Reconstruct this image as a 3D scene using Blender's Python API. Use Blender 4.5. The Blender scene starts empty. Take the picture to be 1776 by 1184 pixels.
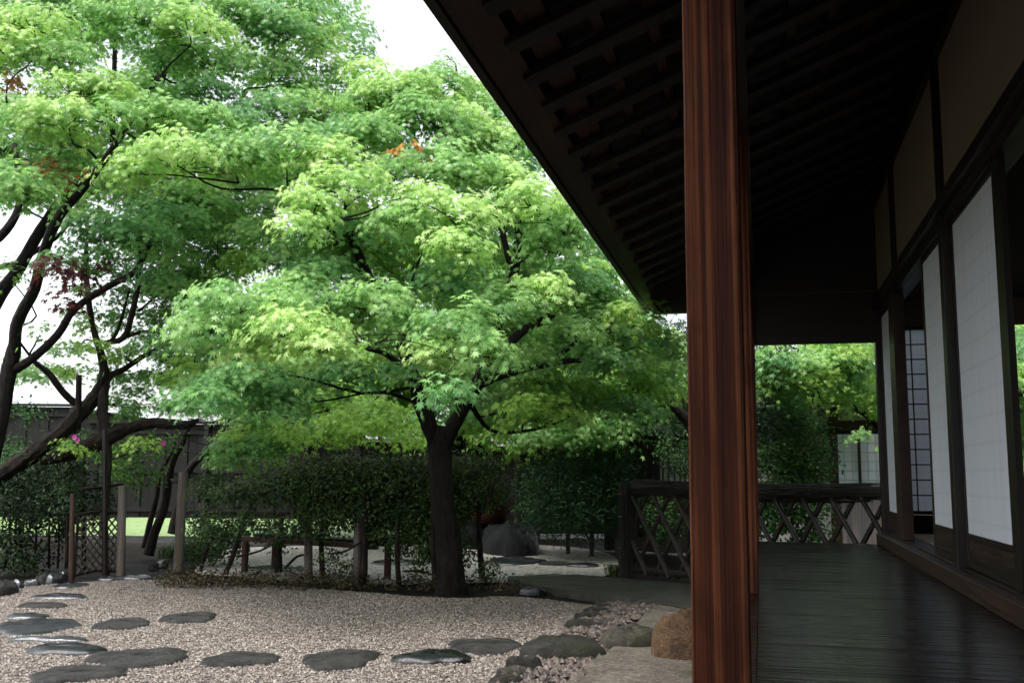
import bpy, math
import numpy as np
from math import radians as R

# ------------------------------------------------------------------ camera, world, sun, exposure
sc = bpy.context.scene
F = 1700.0; PSI = R(14.2); PIT = R(7.64); ROLL = R(0.45); CAM = np.array([0, 0, 1.22])
fw = np.array([-math.sin(PSI)*math.cos(PIT), math.cos(PSI)*math.cos(PIT), math.sin(PIT)])
rt0 = np.array([math.cos(PSI), math.sin(PSI), 0.0]); up0 = np.cross(rt0, fw)
rt = rt0*math.cos(ROLL)+up0*math.sin(ROLL); up = up0*math.cos(ROLL)-rt0*math.sin(ROLL)
cd = bpy.data.cameras.new('camera'); cam = bpy.data.objects.new('camera', cd)
sc.collection.objects.link(cam); sc.camera = cam
from mathutils import Matrix
cam.matrix_world = Matrix(((rt[0], up[0], -fw[0], CAM[0]), (rt[1], up[1], -fw[1], CAM[1]), (rt[2], up[2], -fw[2], CAM[2]), (0, 0, 0, 1)))
cd.sensor_width = 36; cd.lens = F/1776*36; cd.clip_end = 2000; cd.clip_start = 0.05

SUN_EL, SUN_AZ = R(66), R(215)      # direction the sun comes from, azimuth clockwise from +Y
w = bpy.data.worlds.new('World'); sc.world = w; w.use_nodes = True
nt = w.node_tree; bg = nt.nodes['Background']
sky = nt.nodes.new('ShaderNodeTexSky'); sky.sky_type = 'NISHITA'; sky.sun_disc = False
sky.sun_elevation = SUN_EL; sky.sun_rotation = SUN_AZ; sky.air_density = 1.0; sky.dust_density = 3.0
hs = nt.nodes.new('ShaderNodeHueSaturation'); hs.inputs['Saturation'].default_value = 0.22; hs.inputs['Value'].default_value = 1.0
nt.links.new(sky.outputs[0], hs.inputs['Color']); nt.links.new(hs.outputs[0], bg.inputs[0]); bg.inputs[1].default_value = 0.15
sl = bpy.data.lights.new('sun', 'SUN'); sl.energy = 1.5; sl.angle = R(32); sl.color = (1, .97, .93)
so = bpy.data.objects.new('sun', sl); sc.collection.objects.link(so)
so.rotation_euler = (R(90)-SUN_EL, 0, -SUN_AZ+math.pi)
sc.view_settings.view_transform = 'Standard'; sc.view_settings.look = 'None'
sc.view_settings.exposure = 1.45; sc.view_settings.gamma = 1.0
sc.cycles.use_denoising = True; sc.cycles.max_bounces = 6; sc.cycles.diffuse_bounces = 4
sc.cycles.glossy_bounces = 3; sc.cycles.transmission_bounces = 4; sc.cycles.transparent_max_bounces = 4
sc.cycles.use_adaptive_sampling = True; sc.cycles.adaptive_threshold = 0.02

# ------------------------------------------------------------------ placing helpers
FH = np.array([-math.sin(PSI), math.cos(PSI), 0])
def ray(x, y): return fw+rt*(x-888)/F+up*(592-y)/F
def G(x, y, z=0.0):
    d = ray(x, y); return CAM+d*((z-CAM[2])/d[2])
def W(x, y, D):                       # the point on that sight line at horizontal distance D ahead
    d = ray(x, y); return CAM+d*(D/(d@FH))
def PX(x, y, X): d = ray(x, y); return CAM+d*(X/d[0])
def PY(x, y, Y): d = ray(x, y); return CAM+d*(Y/d[1])
rng = np.random.default_rng(7)
U = rng.uniform
COL = sc.collection

def thing(name, label, cat, loc=(0, 0, 0), group=None, kind=None):
    o = bpy.data.objects.new(name, None); COL.objects.link(o); o.location = [float(v) for v in loc]
    o.empty_display_size = .1; o['label'] = label; o['category'] = cat
    if group: o['group'] = group
    if kind: o['kind'] = kind
    o['_org'] = [float(v) for v in loc]
    return o
def finish(o, parent, org=None):
    COL.objects.link(o)
    if parent is not None: o.parent = parent; o['_org'] = list(parent['_org'])
    return o
def org_of(parent, base=None):
    if parent is not None: return np.array(parent['_org'])
    return np.zeros(3) if base is None else np.array(base, float)
def tagm(o, label=None, cat=None, group=None, kind=None):
    if label: o['label'] = label
    if cat: o['category'] = cat
    if group: o['group'] = group
    if kind: o['kind'] = kind
    return o

class MB:
    def __init__(s): s.v = []; s.f = []; s.n = 0
    def add(s, vs, fs):
        s.v.append(np.asarray(vs, float)); s.f += [tuple(i+s.n for i in f) for f in fs]; s.n += len(vs); return s
    def box(s, a, b, j=0):
        a = np.array(a, float); b = np.array(b, float)
        v = [[x, y, z] for x in (a[0], b[0]) for y in (a[1], b[1]) for z in (a[2], b[2])]
        if j: v = np.array(v)+U(-j, j, (8, 3))
        return s.add(v, [(0, 1, 3, 2), (4, 6, 7, 5), (0, 4, 5, 1), (2, 3, 7, 6), (0, 2, 6, 4), (1, 5, 7, 3)])
    def beam(s, p, q, w, h, upv=(0, 0, 1)):        # rectangular bar between two points
        p = np.array(p, float); q = np.array(q, float); d = q-p; d /= np.linalg.norm(d)
        a = np.cross(d, upv); a /= np.linalg.norm(a); b = np.cross(a, d)
        v = [c+a*sx*w/2+b*sz*h/2 for c in (p, q) for sx, sz in ((-1, -1), (1, -1), (1, 1), (-1, 1))]
        return s.add(v, [(0, 1, 2, 3), (7, 6, 5, 4), (0, 4, 5, 1), (1, 5, 6, 2), (2, 6, 7, 3), (3, 7, 4, 0)])
    def tube(s, pts, rad, n=8, wob=0.0, sub=3, ridge=0.0):
        pts = np.array(pts, float); rad = np.array(rad, float)*np.ones(len(pts))
        if sub > 1 and len(pts) > 2:                  # catmull-rom
            P = np.vstack([2*pts[0]-pts[1], pts, 2*pts[-1]-pts[-2]]); out = []; ro = []
            for i in range(1, len(P)-2):
                for k in range(sub):
                    t = k/sub
                    out.append(.5*((2*P[i])+(-P[i-1]+P[i+1])*t+(2*P[i-1]-5*P[i]+4*P[i+1]-P[i+2])*t*t+(-P[i-1]+3*P[i]-3*P[i+1]+P[i+2])*t**3))
                    ro.append(rad[i-1]*(1-t)+rad[i]*t)
            out.append(pts[-1]); ro.append(rad[-1]); pts = np.array(out); rad = np.array(ro)
        m = len(pts); T = np.gradient(pts, axis=0); T /= np.linalg.norm(T, axis=1)[:, None]+1e-9
        ref = np.array([0, 0, 1.0]) if abs(T[0][2]) < .8 else np.array([1.0, 0, 0])
        a = np.cross(T[0], ref); a /= np.linalg.norm(a); V = []
        an = np.arange(n)*2*np.pi/n; pz = U(0, 6)
        lob = 1+wob*(np.sin(an*2+U(0, 6))+.7*np.sin(an*3+U(0, 6)))
        for i in range(m):
            a = a-T[i]*(a@T[i]); a /= np.linalg.norm(a); b = np.cross(T[i], a)
            rr = rad[i]*lob*(1+wob*U(-.5, .5, n)+ridge*(np.sin(an*7+i*.35+pz+np.sin(i*.31))+.6*np.sin(an*11-i*.22)+.5*np.sin(an*3+i*.9)))
            V.append(pts[i]+rr[:, None]*(np.cos(an)[:, None]*a+np.sin(an)[:, None]*b))
        V = np.vstack(V); fs = []
        for i in range(m-1):
            for k in range(n): fs.append((i*n+k, i*n+(k+1) % n, (i+1)*n+(k+1) % n, (i+1)*n+k))
        fs.append(tuple(range(n-1, -1, -1))); fs.append(tuple((m-1)*n+k for k in range(n)))
        return s.add(V, fs)
    def build(s, name, mat, parent=None, base=None, smooth=False, bevel=0):
        me = bpy.data.meshes.new(name); o0 = org_of(parent, base)
        V = np.vstack(s.v)-o0
        me.from_pydata(V.tolist(), [], s.f); me.update()
        if smooth: me.polygons.foreach_set('use_smooth', [True]*len(me.polygons))
        me.materials.append(mat); o = bpy.data.objects.new(name, me); finish(o, parent)
        if parent is None and base is not None: o.location = [float(v) for v in base]; 
        if parent is None: o['_org'] = [float(v) for v in o0]
        if bevel:
            b = o.modifiers.new('bevel', 'BEVEL'); b.width = bevel; b.segments = 2; b.limit_method = 'ANGLE'
        return o
def B(a, b): return MB().box(a, b)

def fast_mesh(name, V, quads, mat, parent=None, base=None, col=None, smooth=False, kn=4):
    """V (n,3), quads (m,kn) as one mesh, with a per-face colour."""
    me = bpy.data.meshes.new(name); o0 = org_of(parent, base)
    V = V-o0; m = len(quads)
    me.vertices.add(len(V)); me.vertices.foreach_set('co', V.astype(np.float32).ravel())
    me.loops.add(m*kn); me.loops.foreach_set('vertex_index', quads.astype(np.int32).ravel())
    me.polygons.add(m); me.polygons.foreach_set('loop_start', np.arange(m, dtype=np.int32)*kn)
    me.update(calc_edges=True)
    me.polygons.foreach_set('use_smooth', np.full(m, smooth))
    if col is not None:
        at = me.attributes.new('tint', 'FLOAT_COLOR', 'FACE')
        c = np.ones((m, 4), np.float32); c[:, :3] = col; at.data.foreach_set('color', c.ravel())
    me.materials.append(mat); o = bpy.data.objects.new(name, me); finish(o, parent)
    if parent is None:
        o.location = [float(v) for v in o0]; o['_org'] = [float(v) for v in o0]
    return o

# ------------------------------------------------------------------ materials
def newmat(name):
    m = bpy.data.materials.new(name); m.use_nodes = True; t = m.node_tree
    return m, t, t.nodes['Principled BSDF'], t.nodes['Material Output']
def mapping(t, scale, kind='Object'):
    tc = t.nodes.new('ShaderNodeTexCoord'); mp = t.nodes.new('ShaderNodeMapping')
    mp.inputs['Scale'].default_value = scale; t.links.new(tc.outputs[kind], mp.inputs[0]); return mp.outputs[0]
def noise(t, vec, sc_, det=4, rough=.6, dist=0):
    n = t.nodes.new('ShaderNodeTexNoise'); n.inputs['Scale'].default_value = sc_; n.inputs['Detail'].default_value = det
    n.inputs['Roughness'].default_value = rough; n.inputs['Distortion'].default_value = dist
    t.links.new(vec, n.inputs['Vector']); return n.outputs['Fac']
def ramp(t, fac, stops):
    r = t.nodes.new('ShaderNodeValToRGB'); e = r.color_ramp.elements
    while len(e) < len(stops): e.new(.5)
    for i, (p, c) in enumerate(stops):
        e[i].position = p; e[i].color = (*c, 1) if len(c) == 3 else c
    t.links.new(fac, r.inputs[0]); return r.outputs[0]
def bumpn(t, bs, h, st, dist=.01):
    b = t.nodes.new('ShaderNodeBump'); b.inputs['Strength'].default_value = st; b.inputs['Distance'].default_value = dist
    t.links.new(h, b.inputs['Height']); t.links.new(b.outputs[0], bs.inputs['Normal']); return b
def mix(t, a, b, f, mode='MIX'):
    m = t.nodes.new('ShaderNodeMix'); m.data_type = 'RGBA'; m.blend_type = mode
    for s, v in ((m.inputs[0], f), (m.inputs[6], a), (m.inputs[7], b)):
        if hasattr(v, 'links'): t.links.new(v, s)
        else: s.default_value = v if not isinstance(v, tuple) else (*v, 1)
    return m.outputs[2]
def rrange(t, fac, lo, hi):
    m = t.nodes.new('ShaderNodeMapRange'); m.inputs['To Min'].default_value = lo; m.inputs['To Max'].default_value = hi
    m.inputs['From Min'].default_value = .3; m.inputs['From Max'].default_value = .7
    t.links.new(fac, m.inputs[0]); return m.outputs[0]

def wood(name, dark, light, axis='z', rough=(.4, .6), fine=60, broad=9, bump=.4, along=1.0, spec=.4, tintc=None):
    m, t, bs, out = newmat(name)
    k = {'x': 0, 'y': 1, 'z': 2}[axis]
    def sv(s, l): v = [s, s, s]; v[k] = l; return v
    n1 = noise(t, mapping(t, sv(fine, along*1.5)), 1, 5, .6, .2)
    n2 = noise(t, mapping(t, sv(broad, along*.25)), 1, 2, .5, .4)
    n3 = noise(t, mapping(t, (1.3, 1.3, 1.3)), 1, 5, .65)
    c = ramp(t, n1, [(.3, dark), (.7, light)])
    c2 = ramp(t, n2, [(.35, (.45, .42, .42)), (.52, (1, 1, 1)), (.68, (1.0, .75, .62))])
    c = mix(t, c, c2, 1.0, 'MULTIPLY')
    c = mix(t, c, ramp(t, n3, [(.35, (.62, .62, .62)), (.65, (1, 1, 1))]), .8, 'MULTIPLY')
    t.links.new(c, bs.inputs['Base Color']); t.links.new(rrange(t, n1, *rough), bs.inputs['Roughness'])
    bs.inputs['Specular IOR Level'].default_value = spec
    bumpn(t, bs, n1, bump, .004); return m

def stone(name, dark, light, moss=0.0, rough=(.3, .7), scale=6, bump=.6, mosscol=(.05, .075, .02), spec=.5, fleck=True):
    m, t, bs, out = newmat(name)
    v = mapping(t, (1, 1, 1))
    n1 = noise(t, v, scale, 8, .75, .4); n2 = noise(t, v, scale*9, 6, .8); n3 = noise(t, v, scale*.5, 3, .6)
    vo = t.nodes.new('ShaderNodeTexVoronoi'); vo.inputs['Scale'].default_value = scale*7; t.links.new(v, vo.inputs['Vector'])
    c = mix(t, ramp(t, n1, [(.36, dark), (.64, light)]), ramp(t, n2, [(.36, (.3, .3, .3)), (.52, (1, 1, 1)), (.66, (2.2, 2.2, 2.1))]), .85, 'MULTIPLY')
    if fleck: c = mix(t, c, tuple(min(1, x*3.2+.03) for x in light), ramp(t, mix(t, n2, vo.outputs['Distance'], .5), [(.24, (.75, .75, .75)), (.32, (0, 0, 0))]))
    if moss: c = mix(t, c, mosscol, ramp(t, n3, [(.62-moss*.3, (0, 0, 0)), (.75-moss*.3, (.8, .8, .8))]))
    t.links.new(c, bs.inputs['Base Color']); t.links.new(rrange(t, n3, *rough), bs.inputs['Roughness'])
    bs.inputs['Specular IOR Level'].default_value = spec
    bumpn(t, bs, mix(t, n1, n2, .45), bump, .045); return m

def barkmat(name, dark, light, mossc, scale=22):
    m, t, bs, out = newmat(name); v = mapping(t, (1, 1, .35)); n1 = noise(t, v, scale, 8, .75, .6); n2 = noise(t, mapping(t, (1, 1, 1)), 3, 4, .6)
    c = mix(t, ramp(t, n1, [(.38, dark), (.66, light)]), mossc, ramp(t, n2, [(.55, (0, 0, 0)), (.75, (.6, .6, .6))]))
    t.links.new(c, bs.inputs['Base Color']); bs.inputs['Roughness'].default_value = .55; bs.inputs['Specular IOR Level'].default_value = .15
    bumpn(t, bs, n1, 1.0, .05); return m
def leafmat(name, trans=.35, rough=.38, boost=(1.1, 1.2, .85), spec=.35):
    m, t, bs, out = newmat(name)
    a = t.nodes.new('ShaderNodeAttribute'); a.attribute_name = 'tint'
    c = a.outputs['Color']; t.links.new(c, bs.inputs['Base Color']); bs.inputs['Roughness'].default_value = rough
    bs.inputs['Specular IOR Level'].default_value = spec
    tr = t.nodes.new('ShaderNodeBsdfTranslucent'); t.links.new(mix(t, c, boost, 1.0, 'MULTIPLY'), tr.inputs[0])
    ms = t.nodes.new('ShaderNodeMixShader'); ms.inputs[0].default_value = trans
    t.links.new(bs.outputs[0], ms.inputs[1]); t.links.new(tr.outputs[0], ms.inputs[2]); t.links.new(ms.outputs[0], out.inputs[0])
    return m
def tintmat(name, rough=.6, bump=None):
    m, t, bs, out = newmat(name)
    a = t.nodes.new('ShaderNodeAttribute'); a.attribute_name = 'tint'
    t.links.new(a.outputs['Color'], bs.inputs['Base Color']); bs.inputs['Roughness'].default_value = rough
    return m
def plain(name, c, rough=.6, bump=0, bscale=40, var=.3, trans=0, spec=.4, metallic=0):
    m, t, bs, out = newmat(name)
    n = noise(t, mapping(t, (1, 1, 1)), bscale, 5, .65)
    cc = ramp(t, n, [(.3, tuple(x*(1-var) for x in c)), (.7, tuple(min(1, x*(1+var)) for x in c))])
    t.links.new(cc, bs.inputs['Base Color']); bs.inputs['Roughness'].default_value = rough
    bs.inputs['Specular IOR Level'].default_value = spec; bs.inputs['Metallic'].default_value = metallic
    if bump: bumpn(t, bs, n, bump, .01)
    if trans:
        tr = t.nodes.new('ShaderNodeBsdfTranslucent'); t.links.new(cc, tr.inputs[0])
        ms = t.nodes.new('ShaderNodeMixShader'); ms.inputs[0].default_value = trans
        t.links.new(bs.outputs[0], ms.inputs[1]); t.links.new(tr.outputs[0], ms.inputs[2]); t.links.new(ms.outputs[0], out.inputs[0])
    return m

M = {}
def pillar_wood():
    m, t, bs, out = newmat('pillar wood')
    fine = noise(t, mapping(t, (210, 210, 1.3)), 1, 6, .7, .3); grain = noise(t, mapping(t, (60, 60, .35)), 1, 5, .6, .5)
    band = noise(t, mapping(t, (20, 20, .10)), 1, 2, .5, .3); stain = noise(t, mapping(t, (5, 5, 1.6)), 1, 6, .7, 1.0); blot = noise(t, mapping(t, (34, 34, 5)), 1, 5, .7, 1.5)
    c = ramp(t, band, [(.34, (.032, .008, .005)), (.46, (.090, .026, .012)), (.54, (.175, .062, .026)), (.66, (.062, .019, .010))])
    c = mix(t, c, ramp(t, grain, [(.36, (.42, .36, .34)), (.50, (.9, .88, .85)), (.64, (1.3, 1.28, 1.22))]), .85, 'MULTIPLY')
    c = mix(t, c, ramp(t, fine, [(.36, (.38, .36, .36)), (.56, (1.15, 1.15, 1.15))]), .9, 'MULTIPLY')
    c = mix(t, c, ramp(t, stain, [(.36, (.45, .42, .42)), (.60, (1.1, 1.1, 1.1))]), .8, 'MULTIPLY')
    c = mix(t, c, (.30, .11, .05), ramp(t, blot, [(.66, (0, 0, 0)), (.74, (.55, .55, .55))]))
    t.links.new(c, bs.inputs['Base Color']); t.links.new(rrange(t, grain, .5, .75), bs.inputs['Roughness']); bs.inputs['Specular IOR Level'].default_value = .12
    bumpn(t, bs, mix(t, grain, fine, .5), 1.0, .006); return m
M['pillar'] = pillar_wood()
M['dark'] = wood('dark stained wood', (.006, .003, .002), (.018, .009, .006), 'z', (.35, .55), 60, 9, .3)
M['darkx'] = wood('dark wood running across', (.006, .003, .002), (.018, .009, .006), 'x', (.4, .6), 60, 9, .3)
M['darky'] = wood('dark wood running deep', (.007, .003, .002), (.022, .010, .007), 'y', (.35, .55), 60, 9, .4)
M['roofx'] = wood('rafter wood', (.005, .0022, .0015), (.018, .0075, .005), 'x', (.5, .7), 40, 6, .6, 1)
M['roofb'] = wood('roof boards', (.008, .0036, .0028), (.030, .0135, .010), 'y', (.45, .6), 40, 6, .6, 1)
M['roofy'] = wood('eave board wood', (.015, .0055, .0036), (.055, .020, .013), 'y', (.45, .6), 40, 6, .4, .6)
M['floor'] = wood('wet veranda boards', (.0022, .0011, .0009), (.0120, .0070, .0058), 'x', (.10, .42), 42, 5, .45, .8, .10)
M['sill'] = wood('sill wood', (.012, .005, .003), (.045, .019, .011), 'y', (.4, .6), 50, 8, .6)
M['palewood'] = wood('pale wainscot boards', (.22, .195, .21), (.46, .42, .44), 'z', (.6, .85), 40, 6, .5, .5)
M['grey'] = wood('weathered grey boards', (.030, .027, .023), (.085, .076, .065), 'z', (.6, .85), 40, 6, .6, .5)
M['fence'] = wood('old dark green fence boards', (.006, .006, .0045), (.019, .0185, .014), 'z', (.6, .85), 40, 6, .6, .5)
M['post'] = wood('pale weathered post', (.085, .075, .066), (.22, .20, .18), 'z', (.6, .85), 50, 10, .6, .5)
M['redwood'] = wood('reddish log', (.025, .012, .007), (.07, .032, .018), 'z', (.5, .8), 50, 10, .6, .5)
M['bark'] = barkmat('wet dark bark', (.002, .0017, .0015), (.022, .016, .013), (.013, .015, .008))
M['bark2'] = barkmat('rough old bark', (.0025, .002, .0015), (.034, .024, .018), (.016, .020, .008), 16)
M['twig'] = plain('twig bark', (.010, .008, .006), .5)
M['plaster'] = plain('dim ochre plaster', (.165, .125, .082), .85, .15, 60, .12)
M['whitewall'] = plain('white plaster', (.42, .42, .41), .85, .1, 20, .06)
M['leaf'] = leafmat('maple leaf', .44)
M['leafg'] = leafmat('glossy shrub leaf', .18, .42, spec=.18)
M['tint'] = tintmat('pebble', .55)
M['concrete'] = stone('sandy concrete', (.064, .054, .045), (.145, .125, .106), .2, (.5, .8), 3, .3, (.035, .034, .022), .25)
M['slab'] = stone('mossy dark slab', (.014, .014, .010), (.042, .040, .031), .35, (.4, .7), 3, .3, (.016, .019, .008), .3)
M['earth'] = stone('wet dark earth', (.005, .004, .003), (.016, .012, .009), .2, (.4, .8), 3, 1.0, (.02, .025, .01))
for _k in ('earth',): M[_k].node_tree.nodes['Principled BSDF'].inputs['Specular IOR Level'].default_value = .12
M['bamboo'] = wood('old bamboo', (.010, .0075, .005), (.034, .026, .017), 'z', (.45, .7), 30, 8, .2)
M['bamboo2'] = wood('pale split bamboo', (.07, .058, .045), (.18, .155, .125), 'z', (.45, .7), 30, 8, .2)
M['brush'] = plain('brushwood', (.010, .0075, .006), .8, .6, 60, .5)
M['roofmetal'] = plain('pale wet metal roof', (.50, .52, .56), .4, 0, 3, .05)
M['tile'] = plain('grey roof tile', (.42, .44, .48), .4, .1, 20, .15)
M['tatami'] = plain('tatami straw', (.52, .42, .30), .7, .2, 90, .1)
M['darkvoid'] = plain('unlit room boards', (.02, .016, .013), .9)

def paper_mat(trf=.35):
    m, t, bs, out = newmat('shoji paper')
    v = mapping(t, (1, 1, 1)); n = noise(t, mapping(t, (26, 26, 1.1)), 1, 3, .6, 1.0)
    wv = t.nodes.new('ShaderNodeTexWave'); wv.bands_direction = 'Z'; wv.inputs['Scale'].default_value = 2.25; wv.inputs['Distortion'].default_value = .25
    t.links.new(v, wv.inputs['Vector'])
    c = mix(t, ramp(t, n, [(.3, (.70, .73, .78)), (.7, (.78, .81, .86))]), ramp(t, wv.outputs['Fac'], [(0, (.93, .935, .94)), (.07, (1, 1, 1))]), 1.0, 'MULTIPLY')
    t.links.new(c, bs.inputs['Base Color']); bs.inputs['Roughness'].default_value = .8
    tr = t.nodes.new('ShaderNodeBsdfTranslucent'); t.links.new(c, tr.inputs[0])
    ms = t.nodes.new('ShaderNodeMixShader'); ms.inputs[0].default_value = trf
    t.links.new(bs.outputs[0], ms.inputs[1]); t.links.new(tr.outputs[0], ms.inputs[2]); t.links.new(ms.outputs[0], out.inputs[0])
    return m
M['paper'] = paper_mat(); M['thin_paper'] = paper_mat(.5)
def glass_mat():
    m, t, bs, out = newmat('pale shoji behind glass')
    bs.inputs['Base Color'].default_value = (.72, .80, .92, 1); bs.inputs['Roughness'].default_value = .12
    bs.inputs['Coat Weight'].default_value = .6; return m
M['pane'] = glass_mat()

def gravel_mat(name, a, b, scale, rough=.75):
    m, t, bs, out = newmat(name)
    v = mapping(t, (1, 1, 1))
    vo = t.nodes.new('ShaderNodeTexVoronoi'); vo.inputs['Scale'].default_value = scale; t.links.new(v, vo.inputs['Vector'])
    sp = t.nodes.new('ShaderNodeSeparateColor'); t.links.new(vo.outputs['Color'], sp.inputs[0])
    c = ramp(t, sp.outputs[0], [(0, a), (.55, b), (1, tuple(min(1, x*1.25) for x in b))])
    c = mix(t, c, ramp(t, vo.outputs['Distance'], [(.3, (1, 1, 1)), (.75, (.25, .22, .2))]), .8, 'MULTIPLY')
    n = noise(t, v, 1.1, 4, .6)
    c = mix(t, c, ramp(t, n, [(.3, (.72, .70, .68)), (.6, (1, 1, 1))]), .8, 'MULTIPLY')
    t.links.new(c, bs.inputs['Base Color']); bs.inputs['Roughness'].default_value = rough
    inv = t.nodes.new('ShaderNodeMath'); inv.operation = 'MULTIPLY'; inv.inputs[1].default_value = -1
    t.links.new(vo.outputs['Distance'], inv.inputs[0]); bumpn(t, bs, inv.outputs[0], 1.0, .015); return m
M['gravel'] = gravel_mat('pale garden gravel', (.07, .052, .043), (.17, .147, .130), 42)
M['gravel2'] = gravel_mat('gravel of the rear court', (.26, .245, .225), (.52, .50, .47), 36)

# ------------------------------------------------------------------ ground
def sheet(name, pts, z, mat, kind='structure', thick=0):
    P = [np.array([p[0], p[1], z]) for p in pts]; n = len(P); m = MB()
    if thick:
        Q = [p-np.array([0, 0, thick]) for p in P]
        m.add(P+Q, [tuple(range(n))]+[(i, i+n, (i+1) % n+n, (i+1) % n) for i in range(n)])
    else: m.add(P, [tuple(range(n))])
    o = m.build(name, mat); 
    bm = None
    tagm(o, kind=kind); return o
def smooth_poly(pts, it=2):
    P = [np.array(p[:2], float) for p in pts]
    for _ in range(it):
        Q = []
        for i in range(len(P)):
            a, b = P[i], P[(i+1) % len(P)]; Q += [a*.75+b*.25, a*.25+b*.75]
        P = Q
    return P
g = MB(); s = 400
g.add([[-s, -60, -.03], [s, -60, -.03], [s, s, -.03], [-s, s, -.03]], [(0, 1, 2, 3)])
tagm(g.build('ground', M['earth']), kind='structure')
front = [G(*p) for p in [(-300, 1025), (60, 1016), (160, 1008), (300, 1004), (600, 1024), (790, 1040), (890, 1032), (1010, 1048), (1040, 1050), (960, 1110), (890, 1150), (850, 1184)]]
front = smooth_poly(front+[np.array([-1.75, 4, 0]), np.array([-1.5, 1, 0]), np.array([-14, 1, 0]), np.array([-16, 7, 0])])
ccw = lambda P: P if sum(P[i][0]*P[(i+1) % len(P)][1]-P[(i+1) % len(P)][0]*P[i][1] for i in range(len(P))) > 0 else P[::-1]
front = ccw(front); sheet('gravel_yard', front, 0.0, M['gravel'])
back = ccw(smooth_poly([G(*p) for p in [(325, 993), (372, 956), (430, 946), (870, 940), (1070, 952), (1075, 1004), (890, 1008), (600, 1014), (380, 996)]]))
sheet('gravel_court', back, -.006, M['gravel2'])
# grass beyond the fence
def grass_mat():
    m, t, bs, out = newmat('bright lawn'); n = noise(t, mapping(t, (1, 1, 1)), 3, 6, .7)
    t.links.new(ramp(t, n, [(.3, (.10, .17, .05)), (.7, (.26, .38, .13))]), bs.inputs['Base Color']); bs.inputs['Roughness'].default_value = .7
    bumpn(t, bs, n, 1, .1); return m
M['lawn'] = grass_mat()
sheet('lawn', [tuple(W(x, 900, D)[:2]) for x, D in ((-500, 19.0), (900, 19.0), (900, 60), (-500, 60))], -.02, M['lawn'])
chan = ccw(smooth_poly([G(*p) for p in [(1035, 1046), (1165, 1048), (1120, 1075), (1045, 1098), (1060, 1130), (1010, 1184), (960, 1230), (800, 1230), (870, 1175), (960, 1110), (1010, 1075)]], 1))
sheet('drain_bed', chan, -.012, M['earth'])
apron = ccw(smooth_poly([G(*p)[:2] for p in [(1200, 1040), (1135, 1052), (1110, 1080), (1080, 1120), (1010, 1165), (975, 1200)]]+[(-1.05, 3.5), (-1.0, 0), (.1, 0), (.1, 11), (-.5, 10.8)]))
sheet('apron', apron, .035, M['concrete'], thick=.08)
path = ccw([G(*p)[:2] for p in [(880, 1006), (1000, 1003), (1110, 1012), (1215, 1022), (1250, 1045), (1215, 1070), (1160, 1057), (1060, 1043), (960, 1028), (885, 1016)]])
sheet('path', path, .05, M['slab'], thick=.09)

def inpoly(X, Y, P):
    P = np.array(P)[:, :2]; c = np.zeros(len(X), bool); j = len(P)-1
    for i in range(len(P)):
        xi, yi = P[i]; xj, yj = P[j]
        c ^= ((yi > Y) != (yj > Y)) & (X < (xj-xi)*(Y-yi)/(yj-yi+1e-12)+xi); j = i
    return c
# trodden and dirtier patches lie in the gravel itself; canopy shade towards the planting is painted in
def pebbles(name, label, cat, poly, n, size, cols, zb, ymin=-9, ymax=99, zrise=0, reg=None):
    P = np.array(poly)[:, :2]; lo = P.min(0); hi = P.max(0); lo[1] = max(lo[1], ymin); hi[1] = min(hi[1], ymax)
    if reg is not None: lo[0] = max(lo[0], reg[0]); hi[0] = min(hi[0], reg[1])
    X = U(lo[0], hi[0], n*3); Y = U(lo[1], hi[1], n*3); k = inpoly(X, Y, P)
    X = X[k][:n]; Y = Y[k][:n]; n = len(X)
    sz = size*U(.55, 1.3, n); a = U(0, 6.28, n)
    base = np.array([[1, 0, 0], [.3, .9, .1], [-.8, .55, 0], [-.9, -.5, .05], [.25, -.95, 0], [.15, .1, .75], [0, 0, -.6]])
    Q = np.array([[0, 1, 5], [1, 2, 5], [2, 3, 5], [3, 4, 5], [4, 0, 5]])
    V = base[None]*(1+U(-.28, .28, (n, 7, 3)))*sz[:, None, None]*np.array([1, .8, .75])
    ca, sa = np.cos(a)[:, None], np.sin(a)[:, None]
    x = V[..., 0]*ca-V[..., 1]*sa; y = V[..., 0]*sa+V[..., 1]*ca
    V = np.stack([x+X[:, None], y+Y[:, None], V[..., 2]+zb+(U(0, zrise, n)[:, None] if zrise else 0)], -1).reshape(-1, 3)
    q = (Q[None]+np.arange(n)[:, None, None]*7).reshape(-1, 3)
    ci = rng.integers(0, len(cols), n); pt = .5+.5*np.sin(X*1.3+np.sin(Y*1.7)*1.2)*np.sin(Y*1.9+np.sin(X*2.1)); tree_shade = np.clip((Y-.18*X-7.2)/3.2, 0, 1)
    c = np.array(cols)[ci]*U(.55, 1.1, (n, 1))*(1-.16*pt-.26*tree_shade*(zb > 0)+.14)[:, None]*np.array([1, .985, .94]); c = np.repeat(c, 5, 0)
    o = fast_mesh(name, V, q, M['tint'], None, None, c, kn=3)
    return tagm(o, label, cat, kind='stuff')
GC = [(.04, .032, .028), (.19, .162, .142), (.16, .128, .108), (.26, .228, .205), (.11, .082, .068), (.20, .172, .152), (.085, .066, .055), (.32, .29, .265)]
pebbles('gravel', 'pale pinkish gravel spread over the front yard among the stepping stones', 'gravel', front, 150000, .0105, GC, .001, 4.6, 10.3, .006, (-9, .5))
pebbles('channel_gravel', 'coarse brown gravel filling the drainage channel beside the kerb stones', 'gravel', chan, 2600, .030, [(.05, .036, .031), (.085, .062, .053), (.032, .025, .022), (.11, .082, .070)], .0, 3.5, 12, .03)

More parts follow.
